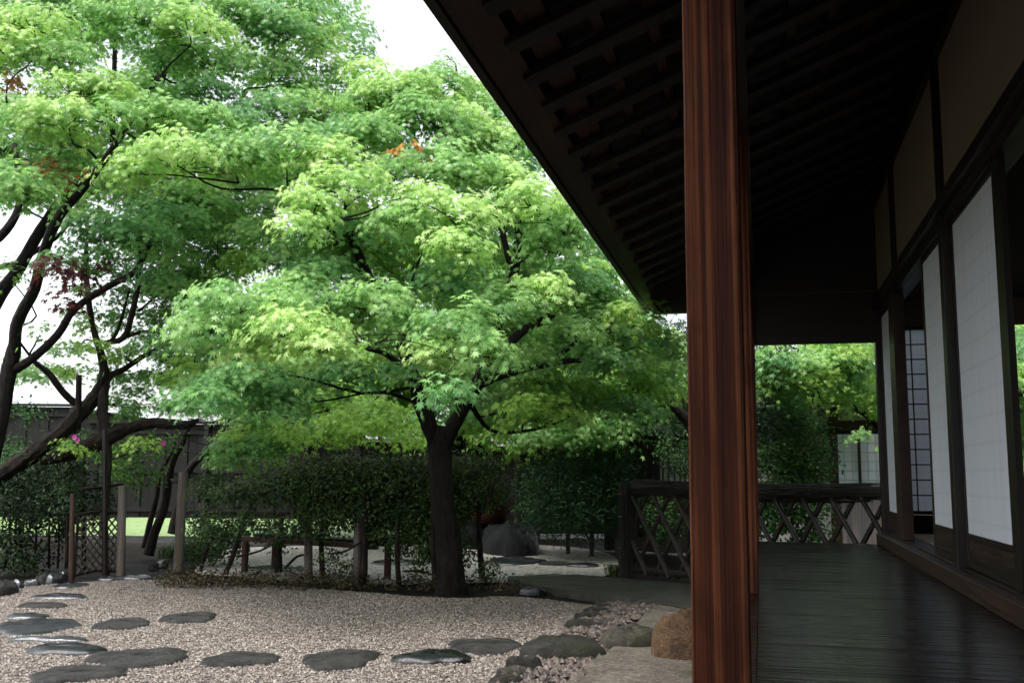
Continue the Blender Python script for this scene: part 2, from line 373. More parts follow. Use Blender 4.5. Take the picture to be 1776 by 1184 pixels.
# ------------------------------------------------------------------ stones
def rock(name, c, rx, ry, h, mat, rot=0, flat=.5, lump=.12, seed=0, sink=.25, nu=28, nv=12, parent=None, sq=2.6):
    r = np.random.default_rng(seed+11); th = np.arange(nu)*2*np.pi/nu
    ph = [r.uniform(0, 6.28) for _ in range(8)]
    edge = 1+lump*(np.sin(th*2+ph[0])*.6+np.sin(th*3+ph[1])*.6+np.sin(th*5+ph[2])*.35+np.sin(th*7+ph[3])*.25+np.sin(th*11+ph[4])*.15)
    V = []
    for j in range(nv):
        t = j/(nv-1)*np.pi/2*1.0                     # 0 at the foot, pi/2 at the top
        rad = np.cos(t)**(flat); z = np.sin(t)**(1/ sq*2)
        x = rx*rad*edge*np.cos(th); y = ry*rad*edge*np.sin(th)
        bump = h*.16*(np.sin(x/rx*4+ph[4])*np.cos(y/ry*3+ph[5])+.5*np.sin(x/rx*9+ph[6])*np.sin(y/ry*8+ph[7]))
        zz = -sink*h+(1+sink)*h*z+bump*z + r.normal(0, h*.03, nu)*z
        V.append(np.stack([x, y, zz], -1))
    V = np.vstack(V); ca, sa = math.cos(rot), math.sin(rot)
    V = np.stack([V[:, 0]*ca-V[:, 1]*sa, V[:, 0]*sa+V[:, 1]*ca, V[:, 2]], -1)+np.array(c)
    fs = [(j*nu+i, j*nu+(i+1) % nu, (j+1)*nu+(i+1) % nu, (j+1)*nu+i) for j in range(nv-1) for i in range(nu)]
    fs.append(tuple((nv-1)*nu+i for i in range(nu)))
    m = MB(); m.add(V, fs); return m.build(name, mat, parent, np.array(c), smooth=True)
M['st_grey'] = stone('speckled grey stone', (.010, .010, .0095), (.055, .053, .050), .0, (.25, .6), 8, .9, spec=.22)
M['st_wet'] = stone('wet black stone', (.002, .0025, .0035), (.009, .010, .013), 0, (.04, .26), 4, .3, spec=.6, fleck=False)
M['st_sheen'] = stone('wet slate blue stone', (.008, .009, .011), (.032, .034, .040), 0, (.04, .24), 5, .22, spec=1.0, fleck=False)
M['st_crag'] = stone('craggy black rock', (.002, .0025, .003), (.010, .011, .013), 0, (.25, .6), 9, 1.0, spec=.16, fleck=False)
M['st_dark'] = stone('dull black rock', (.003, .0032, .0035), (.012, .0125, .013), .2, (.85, 1), 6, .6, (.008, .011, .004), .0, False)
M['st_moss'] = stone('mossy kerb stone', (.009, .009, .007), (.042, .040, .032), .35, (.35, .7), 7, .9, (.014, .018, .005), .25)
M['st_tan'] = stone('orange tan granite', (.045, .024, .012), (.15, .088, .046), .15, (.5, .8), 9, .9, (.03, .028, .016), .25)
M['st_pale'] = stone('pale grey granite', (.022, .020, .014), (.095, .085, .066), .35, (.4, .75), 9, .9, (.020, .024, .008), .25)
def ground_rock(name, px, py, hw, hh, h, mat, seed, label, cat, group=None, flat=.35, lump=.1, rot=0, sq=3.2, zb=0):
    h = h*.8 if 'stepping' in name else h
    c = G(px, py+hh*.25, zb); a = G(px-hw, py, zb); b = G(px+hw, py, zb); rx = np.linalg.norm(b-a)/2
    f = G(px, py+hh, zb); k = G(px, py-hh, zb+h); ry = max(.05, np.linalg.norm((k-f)[:2])/2)
    c = (f+k)/2; c[2] = zb
    if 'stepping' in name: flat, sq = .48, 2.8; lump *= 1.2; rx *= 1.08; ry *= 1.12; h = max(h, .034)
    o = rock(name, c, rx, ry, h, mat, rot+PSI, flat, lump, seed, sq=sq)
    return tagm(o, label, cat, group)
SG = 'stepping stones laid in the gravel'
for i, (px, py, hw, hh, h, mt, lb) in enumerate([
    (752, 1137, 59, 16, .065, 'st_wet', 'shiny black wet stepping stone nearest the kerb in the front row'),
    (841, 1118, 55, 17, .05, 'st_grey', 'speckled grey stepping stone at the right end beside the large mossy kerb stone'),
    (590, 1141, 61, 20, .055, 'st_grey', 'grey stepping stone with pale flecks in front of the hedge and maple trunk'),
    (418, 1141, 66, 15, .045, 'st_grey', 'flat grey stepping stone between the large flat one and the flecked one'),
    (240, 1138, 90, 17, .05, 'st_grey', 'largest flat stepping stone with a sharp right edge, third visible row from the left'),
    (115, 1124, 66, 12, .055, 'st_wet', 'dark glossy stepping stone with wet reflections and rounded rim'),
    (135, 1169, 78, 14, .02, 'st_grey', 'low brownish stepping stone lowest at the bottom left, half sunk in gravel'),
    (85, 1108, 64, 6, .035, 'st_sheen', 'long thin stepping stone with a bright wet top behind the glossy dark one'),
    (62, 1086, 66, 14, .025, 'st_sheen', 'broad cracked slate blue stepping stone at the left edge'),
    (212, 1080, 40, 13, .05, 'st_grey', 'pointed grey stepping stone behind the largest flat one'),
    (328, 1071, 46, 10, .03, 'st_grey', 'flat dark stepping stone farthest right in the back row before the hedge'),
    (46, 1069, 34, 5, .02, 'st_sheen', 'small bluish stepping stone just behind the broad cracked one'),
    (75, 1051, 44, 4, .012, 'st_grey', 'thin sliver of stepping stone almost buried in gravel'),
    (105, 1034, 42, 5, .025, 'st_sheen', 'pale blue narrow stepping stone in the path towards the lattice gate'),
    (122, 1014, 24, 6, .04, 'st_sheen', 'small rounded stepping stone at the foot of the lattice gate'),
    (192, 1002, 22, 4, .03, 'st_sheen', 'low wet stepping stone just right of the lattice gate foot'),
    (236, 1000, 26, 4, .03, 'st_sheen', 'flat wet stepping stone between lattice gate and hedge planting')]):
    ground_rock('stepping_stone', px, py, hw, hh, h, M[mt], i, lb, 'stepping stone', SG, rot=0, lump=.10 if i % 2 else .13)
for i, (px, py, hw, hh, lb) in enumerate([
    (893, 971, 48, 7, 'broadest stepping stone in the rear gravel court, right of the maple trunk'),
    (962, 976, 26, 3.5, 'middle thin stepping stone in the rear gravel court'),
    (1012, 979, 26, 3.5, 'right hand thin stepping stone in the rear gravel court'),
    (690, 974, 40, 5, 'stepping stone in the rear court seen between hedge stems left of the trunk'),
    (480, 984, 60, 5, 'long stepping stone in the rear court seen under the low bench')]):
    ground_rock('stepping_stone', px, py, hw, hh, .03, M['st_sheen' if i != 1 else 'st_grey'], 40+i, lb, 'stepping stone', SG)
KG = 'kerb stones along the drainage channel'
for i, (px, py, hw, hh, h, mt, lb) in enumerate([
    (978, 1122, 68, 28, .12, 'st_moss', 'largest dark mossy kerb stone, flat topped, mid channel'),
    (1096, 1106, 56, 24, .14, 'st_pale', 'big rounded pale green boulder on the house side of the channel'),
    (1010, 1082, 32, 11, .07, 'st_moss', 'dark kerb stone directly behind the largest mossy one'),
    (1022, 1067, 26, 8, .06, 'st_moss', 'fourth kerb stone counted from the path slab'),
    (1034, 1058, 22, 6, .055, 'st_moss', 'third kerb stone counted from the path slab'),
    (1043, 1051, 18, 5, .05, 'st_moss', 'kerb stone touching the path slab'),
    (908, 1149, 32, 12, .08, 'st_moss', 'rounded kerb stone just in front of the largest mossy one'),
    (888, 1166, 26, 8, .06, 'st_pale', 'small pale kerb stone near the bottom edge of the view'),
    (878, 1180, 30, 9, .06, 'st_moss', 'lowest greenish kerb stone at the bottom edge of the view')]):
    ground_rock('kerb_stone', px, py, hw, hh, h, M[mt], 60+i, lb, 'kerb stone', KG, flat=.42, lump=.08, sq=3.0)
ground_rock('boulder', 1196, 1098, 60, 30, .28, M['st_tan'], 81, 'orange tan granite boulder half hidden behind the near veranda pillar', 'boulder', flat=.5, lump=.06, zb=.03)
ground_rock('boulder', 888, 932, 40, 15, .40, M['st_crag'], 83, 'black wet rock with a shiny top behind the maple trunk', 'boulder', flat=.35, lump=.1, sq=2.4)
ground_rock('boulder', 945, 1000, 40, 5, .06, M['st_wet'], 84, 'low dark rock at the far edge of the path slab', 'boulder', flat=.5)
ground_rock('boulder', 925, 1023, 24, 6, .06, M['st_wet'], 85, 'small black rock at the near left corner of the path slab', 'boulder', flat=.5)
BG = 'small edging stones of the left planting bed'
pos = ['against the left frame edge', 'second from the left frame edge', 'third from the left edge, lighter', 'fourth from the left frame edge', 'squat one before the gate', 'pale one touching the gate post', 'tiny one left of the tall pale post', 'twin of the tiny one left of the tall pale post', 'near the tall pale post']
for i, (px, py, hw, h) in enumerate([(4, 1020, 18, .12), (28, 1013, 14, .08), (55, 1010, 14, .07), (75, 1003, 12, .09), (95, 1002, 14, .10), (108, 997, 12, .08), (266, 979, 10, .08), (282, 975, 9, .07), (370, 962, 12, .08)]):
    ground_rock('edging_stone', px, py, hw, 6, h, M['st_sheen' if i % 3 else 'st_grey'], 90+i, 'round edging stone, '+pos[i], 'edging stone', BG, flat=.5)

# ------------------------------------------------------------------ the house with its veranda
FZ = .60; Y0, Y1 = -2.2, 9.73
house = thing('wooden_house', 'dark timber house with veranda, red brown pillars, deep eave and white paper screens', 'house', (0, 0, 0))
fl = MB(); y = Y0
while y < Y1-.05:
    wd = U(.20, .30); y2 = min(y+wd, Y1)
    fl.box([-.028, y+.0016, FZ-.03], [1.05, y2-.0016, FZ+U(-.0005, .0005)], 0.0004); y += wd
fl.build('veranda_floor', M['floor'], house, bevel=.0012)
B([-.155, Y0, FZ-.16], [-.032, Y1+.02, FZ-.002]).build('edge_beam', M['floor'], house)
B([-.03, Y1+.004, FZ-.14], [1.05, Y1+.05, FZ-.004]).build('end_board', M['darkx'], house)
B([-.02, Y0, -.02], [1.2, Y0+.05, FZ-.05]).build('skirting_board', M['darkvoid'], house)
def pillar_mesh(x0, x1, y0, y1, z0, z1):
    m = MB(); nz = int((z1-z0)/.05); V = []; ch = np.abs(rng.normal(.007, .002, 4))
    wx = 0.0
    for i in range(nz+1):
        z = z0+(z1-z0)*i/nz; ch = np.clip(ch+rng.normal(0, .0009, 4), .004, .011); wx = .85*wx+rng.normal(0, .0002)
        if rng.random() < .05: ch[rng.integers(4)] += .005
        c0, c1, c2, c3 = ch
        V += [[x+wx, y, z] for x, y in ((x0+c0, y0), ((x0+x1)/2, y0+.0003), (x1-c1, y0), (x1-c1*.3, y0+c1*.3), (x1, y0+c1), (x1, y1-c2), (x1-c2*.3, y1-c2*.3), (x1-c2, y1), (x0+c3, y1), (x0+c3*.3, y1-c3*.3), (x0, y1-c3), (x0, y0+c0), (x0+c0*.3, y0+c0*.3))]
    k = 13; fs = [(i*k+j, i*k+(j+1) % k, (i+1)*k+(j+1) % k, (i+1)*k+j) for i in range(nz) for j in range(k)]
    fs += [tuple(range(k-1, -1, -1)), tuple(nz*k+j for j in range(k))]; return m.add(V, fs)
for Y in (2.1, 5.48):
    pl = pillar_mesh(-.147, -.03, Y, Y+.117, 0 if Y < 5 else FZ-.001, 3.12).build('pillar', M['pillar'], house)
    if Y < 5: pl['label'] = 'near reddish brown pillar with bold vertical grain'
# posts under the floor
for Y in (4.0, 7.0, 9.5): B([-.14, Y, 0], [-.05, Y+.09, FZ-.16]).build('floor_post', M['dark'], house)
# roof: underside plane from eave (-1.1, 2.90) to wall (1.1, 3.80) and on above the room
def rz(x): return 2.90+(x+1.1)*.41
RY0, RY1 = -1.2, 10.45
def slab(m, x0, x1, y0, y1, off, th):
    v = [[x, yy, rz(x)+off+dz] for dz in (0, th) for x in (x0, x1) for yy in (y0, y1)]
    return m.add(v, [(0, 1, 3, 2), (4, 6, 7, 5), (0, 4, 5, 1), (2, 3, 7, 6), (0, 2, 6, 4), (1, 5, 7, 3)])
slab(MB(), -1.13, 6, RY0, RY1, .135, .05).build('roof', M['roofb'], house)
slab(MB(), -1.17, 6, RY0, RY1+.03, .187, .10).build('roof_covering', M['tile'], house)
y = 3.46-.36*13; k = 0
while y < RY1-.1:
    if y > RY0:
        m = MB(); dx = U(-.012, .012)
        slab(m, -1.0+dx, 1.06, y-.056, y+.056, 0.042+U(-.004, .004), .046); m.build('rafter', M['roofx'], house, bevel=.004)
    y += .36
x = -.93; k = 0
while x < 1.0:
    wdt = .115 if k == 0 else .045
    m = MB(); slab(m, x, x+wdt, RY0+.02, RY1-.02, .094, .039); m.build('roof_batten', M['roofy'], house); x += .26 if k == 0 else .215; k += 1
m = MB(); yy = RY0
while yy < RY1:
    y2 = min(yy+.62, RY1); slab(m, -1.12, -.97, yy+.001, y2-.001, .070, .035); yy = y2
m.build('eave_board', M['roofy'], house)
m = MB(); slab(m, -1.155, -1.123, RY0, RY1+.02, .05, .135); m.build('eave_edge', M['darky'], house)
# beam over the pillars
B([-.16, RY0+.1, 3.12], [-.02, RY1-.15, 3.28]).build('pillar_beam', M['darky'], house)
# cross beams closing the veranda end
zb = PY(1400, 597, 9.85)[2]; zt = PY(1400, 511, 9.85)[2]
B([-.147, 9.8, zb], [1.1, 9.86, zt]).build('end_lintel', M['darkx'], house)
B([-.147, 9.79, zt+.003], [1.1, 9.87, zt+.045]).build('lintel_cap', M['sill'], house)
MB().add([[x, yy, z] for yy in (9.81, 9.85) for x, z in ((-.147, zt+.047), (1.1, zt+.047), (1.1, rz(1.1)+.13), (-.147, rz(-.147)+.13))], [(0, 1, 2, 3), (7, 6, 5, 4), (0, 4, 5, 1), (1, 5, 6, 2), (2, 6, 7, 3), (3, 7, 4, 0)]).build('end_panel', M['darkx'], house)
zb2 = PY(1180, 543, 9.85)[2]
B([-1.02, 9.80, zb2], [-.15, 9.9, zb2+.13]).build('outrigger_beam', M['darkx'], house)
MB().add([[x, yy, z] for yy in (9.82, 9.87) for x, z in ((-1.04, zb2+.131), (-.15, zb2+.131), (-.15, rz(-.15)+.13), (-1.04, rz(-1.04)+.13))], [(0, 1, 2, 3), (7, 6, 5, 4), (0, 4, 5, 1), (1, 5, 6, 2), (2, 6, 7, 3), (3, 7, 4, 0)]).build('end_panel', M['darkx'], house)
for x0 in (-.145,): B([x0, 9.75, -.0], [x0+.115, 9.865, 3.12]).build('pillar', M['pillar'], house, bevel=.006)
# wall plane
XW = 1.10
B([1.02, Y0, FZ+.001], [1.10, 9.78, FZ+.095]).build('lower_sill', M['sill'], house, bevel=.004)
B([1.102, Y0, FZ], [1.26, 9.95, FZ+.105]).build('floor_track', M['darky'], house, bevel=.003)
B([1.112, Y0, 2.735], [1.24, 9.96, 2.80]).build('upper_track', M['darky'], house)
B([1.06, Y0, 2.80], [1.24, 10.02, 2.875]).build('wall_beam', M['darky'], house, bevel=.003)
B([1.085, RY0, 3.78], [1.25, 10.0, 3.95]).build('wall_plate', M['darky'], house)
up_posts = [-.8, 1.7, 4.1, 6.3, 8.45, 9.86]
for Y in up_posts: B([1.09, Y-.045, 2.876], [1.17, Y+.045, 3.779]).build('wall_post', M['dark'], house)
for a, b in zip(up_posts[:-1], up_posts[1:]): B([1.125, a+.046, 2.877], [1.15, b-.046, 3.778]).build('wall_panel', M['plaster'], house)
# full posts between the screens
for Y in (9.86, 6.27, 2.2): B([1.085, Y-.055, FZ+.02], [1.20, Y+.055, 2.79]).build('wall_post', M['dark'], house, bevel=.003)
def screen(y0, y1, xc, zlo=FZ+.107, zhi=2.734, koshi=.90, label=None):
    """sliding screen in the wall plane: frame > paper, lower board, thin bars behind the paper"""
    fr = MB(); s_ = .035; t_ = .015
    fr.box([xc-t_, y0, zlo], [xc+t_, y0+s_, zhi]); fr.box([xc-t_, y1-s_, zlo], [xc+t_, y1, zhi])
    fr.box([xc-t_+.001, y0+s_, zhi-.03], [xc+t_-.001, y1-s_, zhi]); fr.box([xc-t_+.001, y0+s_, zlo], [xc+t_-.001, y1-s_, zlo+.05])
    fr.box([xc-t_+.001, y0+s_, koshi-.035], [xc+t_-.001, y1-s_, koshi])
    f = fr.build('paper_screen', M['darky'], house, bevel=.002)
    if label: f['label'] = label
    B([xc-.006, y0+s_, koshi+.0005], [xc-.004, y1-s_, zhi-.031]).build('paper', M['paper'], f)
    B([xc-.008, y0+s_, zlo+.051], [xc+.004, y1-s_, koshi-.036]).build('lower_board', M['sill'], f)
    b = MB(); n = 12
    for i in range(1, n): z = koshi+(zhi-.03-koshi)*i/n; b.box([xc+.002, y0+s_, z-.004], [xc+.012, y1-s_, z+.004])
    for i in range(1, 4): yy = y0+s_+(y1-y0-2*s_)*i/4; b.box([xc-.003, yy-.004, koshi], [xc+.0015, yy+.004, zhi-.03])
    b.build('bar_grid', M['dark'], f)
screen(8.93, 9.80, 1.15, label='far screen by the veranda end')
screen(6.33, 7.33, 1.15, label='middle screen left of the free post')
screen(5.08, 6.21, 1.15, label='nearest screen')
B([1.10, 8.62, FZ+.107], [1.19, 8.92, 2.734]).build('door_stile', M['sill'], house, bevel=.003)
B([1.128, 4.93, FZ+.107], [1.158, 5.07, 2.734]).build('door_stile', M['dark'], house)
# room behind
B([1.262, Y0, FZ+.02], [5.5, 10.0, FZ+.09]).build('straw_floor', M['tatami'], house)
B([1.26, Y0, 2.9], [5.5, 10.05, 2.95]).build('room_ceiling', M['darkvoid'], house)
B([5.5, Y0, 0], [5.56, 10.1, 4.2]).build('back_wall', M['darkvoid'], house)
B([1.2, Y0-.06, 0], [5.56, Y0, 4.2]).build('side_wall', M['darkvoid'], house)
# end wall at Y=10: a latticed screen and an open window
ZS0 = PY(1580, 885, 10.0)[2]; ZS1 = PY(1580, 572, 10.0)[2]
xw = 2.52
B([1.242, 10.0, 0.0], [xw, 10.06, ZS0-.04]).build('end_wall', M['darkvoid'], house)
B([1.242, 10.0, ZS1+.03], [5.5, 10.06, 3.9]).build('end_wall', M['plaster'], house)
zw0 = PY(1768, 826, 10.0)[2]; zw1 = PY(1768, 590, 10.0)[2]
xa = PY(1752, 700, 10.0)[0]
fr = MB(); x1s = xa-.06
fr.box([1.24, 9.985, ZS0-.035], [x1s, 10.02, ZS0]); fr.box([1.24, 9.985, ZS1], [x1s, 10.02, ZS1+.028])
f = fr.build('lattice_screen', M['darkx'], house)
B([1.24, 10.001, ZS0+.001], [x1s, 10.003, ZS1-.001]).build('paper', M['thin_paper'], f)
b = MB(); xm = PY(1584, 700, 10.0)[0]; dxx = .185
xx = xm-dxx*1
while xx < x1s: b.box([xx-.006, 9.988, ZS0], [xx+.006, 9.998, ZS1]); xx += dxx
for i in range(1, 12): z = ZS0+(ZS1-ZS0)*i/12; b.box([1.25, 9.9895, z-.006], [x1s, 9.9995, z+.006])
b.build('bar_grid', M['dark'], f)
B([x1s+.001, 9.98, .6], [xa, 10.05, ZS1+.02]).build('wall_post', M['dark'], house)
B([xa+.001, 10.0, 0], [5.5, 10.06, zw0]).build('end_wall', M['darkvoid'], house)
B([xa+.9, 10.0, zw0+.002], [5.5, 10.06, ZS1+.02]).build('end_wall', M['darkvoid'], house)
# gable closing the roof space above the room
B([1.2, 10.07, 3.9], [5.5, 10.1, 6.2]).build('gable', M['plaster'], house)

# ------------------------------------------------------------------ brushwood railing beyond the veranda
A_ = G(1090, 1002); B_ = np.array([1.15, 9.98, 0.0]); 
rail = thing('brushwood_railing', 'dark brushwood railing with crossed bamboo lattice between a bundled post and the veranda end', 'railing', A_)
dirv = (B_-A_); L = np.linalg.norm(dirv); dirv /= L; nrm = np.array([-dirv[1], dirv[0], 0])
m = MB(); m.tube([A_+[0, 0, -.02], A_+[0, 0, .6], A_+[0, 0, 1.12]], [.115, .105, .11], 14, .03)
for i in range(70):
    a = U(0, 6.28); rr = .108; p = A_+np.array([math.cos(a)*rr, math.sin(a)*rr, 0]); m.tube([p+[0, 0, U(0, .1)], p+[U(-.01, .01), U(-.01, .01), U(.95, 1.14)]], [.006, .004], 4, 0, 1)
m.build('bundled_post', M['brush'], rail)
m = MB()
for z in (.35, .72, .98): m.tube([A_+[.124*math.cos(a), .124*math.sin(a), z] for a in np.linspace(0, 6.28, 13)], .006, 5, 0, 1)
m.build('binding', M['dark'], rail)
ztop0, ztop1 = 1.085, 1.075
m = MB(); N = 14
pts = [A_+dirv*(L*i/N)+np.array([0, 0, ztop0-.05*math.sin(i/N*3.14)*.6-.02]) for i in range(N+1)]
m.tube(pts, [.062+U(-.006, .006) for _ in pts], 10, .08, 2)
for i in range(420):
    s0 = U(0, L-.5); ln = U(.3, .8); s1 = min(s0+ln, L); a = U(0, 6.28); r0 = U(.060, .098); da = U(-.8, .8)
    f0 = lambda s: A_+dirv*s+np.array([0, 0, ztop0-.03*math.sin(s/L*3.14)-.02])
    P = [f0(s)+nrm*(r0*math.cos(a+da*q))+np.array([0, 0, r0*math.sin(a+da*q)+U(-.006, .006)]) for q, s in ((0, s0), (.5, (s0+s1)/2), (1, s1))]
    m.tube(P, [.004, .0045, .003], 4, 0, 2)
m.build('top_rail', M['brush'], rail)
def bambo(p, q, r=.02):
    m = MB(); m.tube([p, q], [r, r*.92], 8, 0, 1); d = (q-p); ll = np.linalg.norm(d)
    for s in np.arange(.2, ll, .27): c = p+d*(s/ll); m.tube([c-d/ll*.006, c+d/ll*.006], r*1.14, 8, 0, 1)
    return m
sp = .33; zlo, zhi_ = .06, 1.02
s = -.6
while s < L+.1:
    for sg in (1, -1):
        a0, a1 = (s, s+.58) if sg > 0 else (s+.58, s)
        p = np.array([a0, zlo]); q = np.array([a1, zhi_])
        # clip to [0.05, L]
        def clip(p, q):
            t0, t1 = 0, 1; d = q-p
            for lim, sgn in ((.08, 1), (L-.03, -1)):
                if sgn*(p[0]-lim) < 0 and sgn*(q[0]-lim) < 0: return None
                if d[0] != 0:
                    t = (lim-p[0])/d[0]
                    if sgn*(p[0]-lim) < 0: t0 = max(t0, t)
                    elif sgn*(q[0]-lim) < 0: t1 = min(t1, t)
            return (p+d*t0, p+d*t1) if t1-t0 > .15 else None
        c = clip(p, q)
        if c is None: continue
        P, Q = [A_+dirv*v[0]+nrm*(.024*sg)+np.array([0, 0, v[1]]) for v in c]
        bambo(P, Q, .028).build('bamboo_bar', M['bamboo'], rail, smooth=False)
    s += sp
MB().tube([A_+dirv*.1+[0, 0, .11], A_+dirv*L+[0, 0, .11]], .04, 10, .03, 1).build('bottom_rail', M['brush'], rail)

# low rail bench in the shade behind
p0, p1 = W(978, 912, 15.5), W(1078, 916, 14.6)
rl = thing('low_rail', 'low dark wooden rail in the shade under the rounded bush', 'rail', (p0[0], p0[1], 0))
MB().beam(p0, p1, .06, .04).build('top_rail', M['dark'], rl)
for q in (.08, .5, .93):
    c = p0+(p1-p0)*q; B([c[0]-.03, c[1]-.03, -.02], [c[0]+.03, c[1]+.03, c[2]-.02]).build('leg', M['dark'], rl)

# ------------------------------------------------------------------ fences, posts, bench, gate
def plank_fence(name, label, xa, xb, D, ztop, zbot, mat, pw=.2, cap=True, capmat=None, raised=False):
    a = W(xa, 800, D); b_ = W(xb, 800, D); a[2] = b_[2] = 0; d = b_-a; L_ = np.linalg.norm(d); d /= L_; n = np.array([-d[1], d[0], 0])
    t = thing(name, label, 'fence', a); m = MB(); s_ = 0; k = 0
    while s_ < L_:
        e = min(s_+pw*U(.92, 1.08), L_); off = n*(.012 if k % 2 else -.012)
        P = a+d*(s_-.008)+off; Q = a+d*(e+.008)+off
        m.beam(P+np.array([0, 0, (ztop+zbot)/2]), Q+np.array([0, 0, (ztop+zbot)/2]), .02, ztop-zbot+U(-.01, .01)); s_ = e; k += 1
    m.build('board_panel', mat, t)
    for s_ in np.arange(.4, L_, 1.8):
        P = a+d*s_-n*.07; MB().box(P+[-.045, -.045, -.03], P+[.045, .045, ztop-.02]).build('fence_post', mat, t)
    for z in (zbot+.15, (ztop+zbot)/2, ztop-.15): MB().beam(a-n*.035+[0, 0, z], b_-n*.035+[0, 0, z], .03, .07).build('cross_rail', mat, t)
    if cap: MB().beam(a-n*.0+[0, 0, ztop+.03], b_+[0, 0, ztop+.03], .22, .04).build('cap_board', capmat or mat, t)
    return t
plank_fence('board_fence', 'long dark board fence with a gap along its foot behind the hedge and left trees', 150, 632, 18, 2.06, .37, M['fence'])
plank_fence('board_fence', 'taller dark board fence at the far left under the pale roof', -420, 148, 18.3, 2.38, .35, M['fence'])
plank_fence('board_fence', 'lower grey board fence with a pale cap right of the tall dark one', 633, 850, 20.3, 1.84, .05, M['grey'], capmat=M['roofmetal'])
plank_fence('board_fence', 'grey board fence with pale cap behind the rounded bush', 898, 1068, 19.6, 1.80, .05, M['grey'], capmat=M['roofmetal'])
gp = W(876, 800, 19.8); gp[2] = 0
gt = thing('board_gate', 'weathered grey board gate between two fence runs behind the big jar', 'gate', gp)
ga = W(852, 800, 19.9); gb = W(897, 800, 19.7); ga[2] = gb[2] = 0
m = MB(); dd = (gb-ga); nb = 3
for i in range(nb): m.beam(ga+dd*((i+.02)/nb)+[0, 0, .93], ga+dd*((i+.98)/nb)+[0, 0, .93], .02, 1.6)
m.build('door_board', M['grey'], gt)
for z in (.4, 1.15, 1.72): MB().beam(ga+[0, -.035, z], gb+[0, -.035, z], .03, .07).build('cross_rail', M['grey'], gt)
for q in (ga, gb): MB().box(q+[-.05, -.06, 0], q+[.05, .04, 1.86]).build('gate_post', M['post'], gt)

def round_post(px, py0, py1, r, mat, label, lean=0):
    g0 = G(px, py1); D = g0@FH; t_ = W(px+lean, py0, D)
    m = MB(); m.tube([g0-[0, 0, .05], (g0+t_)/2, t_], [r, r*.97, r*.94], 14, .02, 2)
    o = m.build('wooden_post', mat, None, g0, smooth=False); return tagm(o, label, 'post', 'wooden posts around the hedge')
round_post(309, 818, 986, .062, M['post'], 'tall pale weathered round post left of the hedge', 9)
round_post(535, 850, 1000, .05, M['post'], 'pale round post rising inside the hedge above the bench')
round_post(620, 885, 1010, .045, M['post'], 'short round post at the right end of the low bench')
round_post(209, 842, 1000, .05, M['post'], 'notched pale post on the right side of the lattice gate', 3)
round_post(124, 855, 1008, .030, M['redwood'], 'thin reddish post on the left side of the lattice gate', 2)
# lattice gate
P0 = G(128, 1006); P1 = G(203, 998); lg = thing('lattice_gate', 'small woven bamboo lattice gate leaf between two posts on the left', 'gate', P0)
d = P1-P0; L2 = np.linalg.norm(d); d /= L2
Hh = .72
def gpnt(s_, z, o=0): return P0+d*s_+np.array([0, 0, z])+np.array([-d[1], d[0], 0])*o
m = MB()
for z, r in ((.05, .014), (Hh, .016)): m.tube([gpnt(0, z), gpnt(L2/2, z+.03), gpnt(L2, z)], r, 7, .05, 2)
m.tube([gpnt(.02, 1.0), gpnt(L2*.5, 1.02), gpnt(L2, 1.06)], .018, 7, .05, 2)
for s_ in (.0, L2): m.tube([gpnt(s_, .02), gpnt(s_, Hh)], .016, 7, 0, 1)
m.build('gate_frame', M['bark2'], lg)
for sg in (1, -1):
    s_ = -Hh
    while s_ < L2+Hh:
        a = np.array([s_, .06]); b2 = np.array([s_+sg*.62, .70]); t0, t1 = 0, 1
        dx = b2[0]-a[0]; ts = sorted([(0-a[0])/dx, (L2-a[0])/dx]); t0 = max(0, ts[0]); t1 = min(1, ts[1])
        if t1-t0 > .08:
            pa = a+(b2-a)*t0; pb = a+(b2-a)*t1
            MB().tube([gpnt(pa[0], pa[1], .01*sg), gpnt(pb[0], pb[1], .01*sg)], .0095, 6, 0, 1).build('lattice_bar', M['bamboo2'], lg)
        s_ += .095
# bench of logs behind the hedge
c0, c1 = G(420, 990), G(634, 1008); bench = thing('low_bench', 'low rustic wooden bench with reddish legs standing behind the hedge', 'bench', c0)
dv = c1-c0; n_ = np.array([-dv[1], dv[0], 0]); n_ /= np.linalg.norm(n_)
for q, o_ in ((0.02, 0), (.06, .42), (.93, 0), (.985, .42)):
    c = c0+dv*q+n_*o_; MB().tube([c-[0, 0, .03], c+[0, 0, .36]], .042, 10, .03, 1).build('leg', M['redwood'], bench)
for o_ in (0.02, .4): MB().beam(c0+n_*o_+[0, 0, .39], c1+n_*o_+[0, 0, .39], .10, .055).build('seat_rail', M['redwood'], bench)
for z, o_ in ((.17, .0),): MB().beam(c0+dv*.06+n_*.2+[0, 0, .435], c1-dv*.03+n_*.2+[0, 0, .435], .30, .03).build('seat', M['dark'], bench)

# ------------------------------------------------------------------ big jar on the rock
jc = W(850, 905, 16.5); jc[2] = 0
prof = [(.0, .40), (.24, .40), (.34, .55), (.42, .78), (.43, .95), (.37, 1.1), (.33, 1.14), (.35, 1.17), (.31, 1.17), (.30, 1.08), (.0, 1.05)]
m = MB(); nn = 32; V = []
for r_, z_ in prof:
    for k in range(nn): a = k*2*math.pi/nn; V.append([jc[0]+max(r_, .001)*math.cos(a), jc[1]+max(r_, .001)*math.sin(a), z_])
m.add(V, [(j*nn+k, j*nn+(k+1) % nn, (j+1)*nn+(k+1) % nn, (j+1)*nn+k) for j in range(len(prof)-1) for k in range(nn)])
M['jar'] = stone('rust brown glaze', (.02, .010, .006), (.080, .032, .016), 0, (.5, .7), 4, .2, spec=.15)
tagm(m.build('water_jar', M['jar'], None, jc, smooth=True), 'large rust brown ceramic jar standing behind the maple trunk', 'jar')
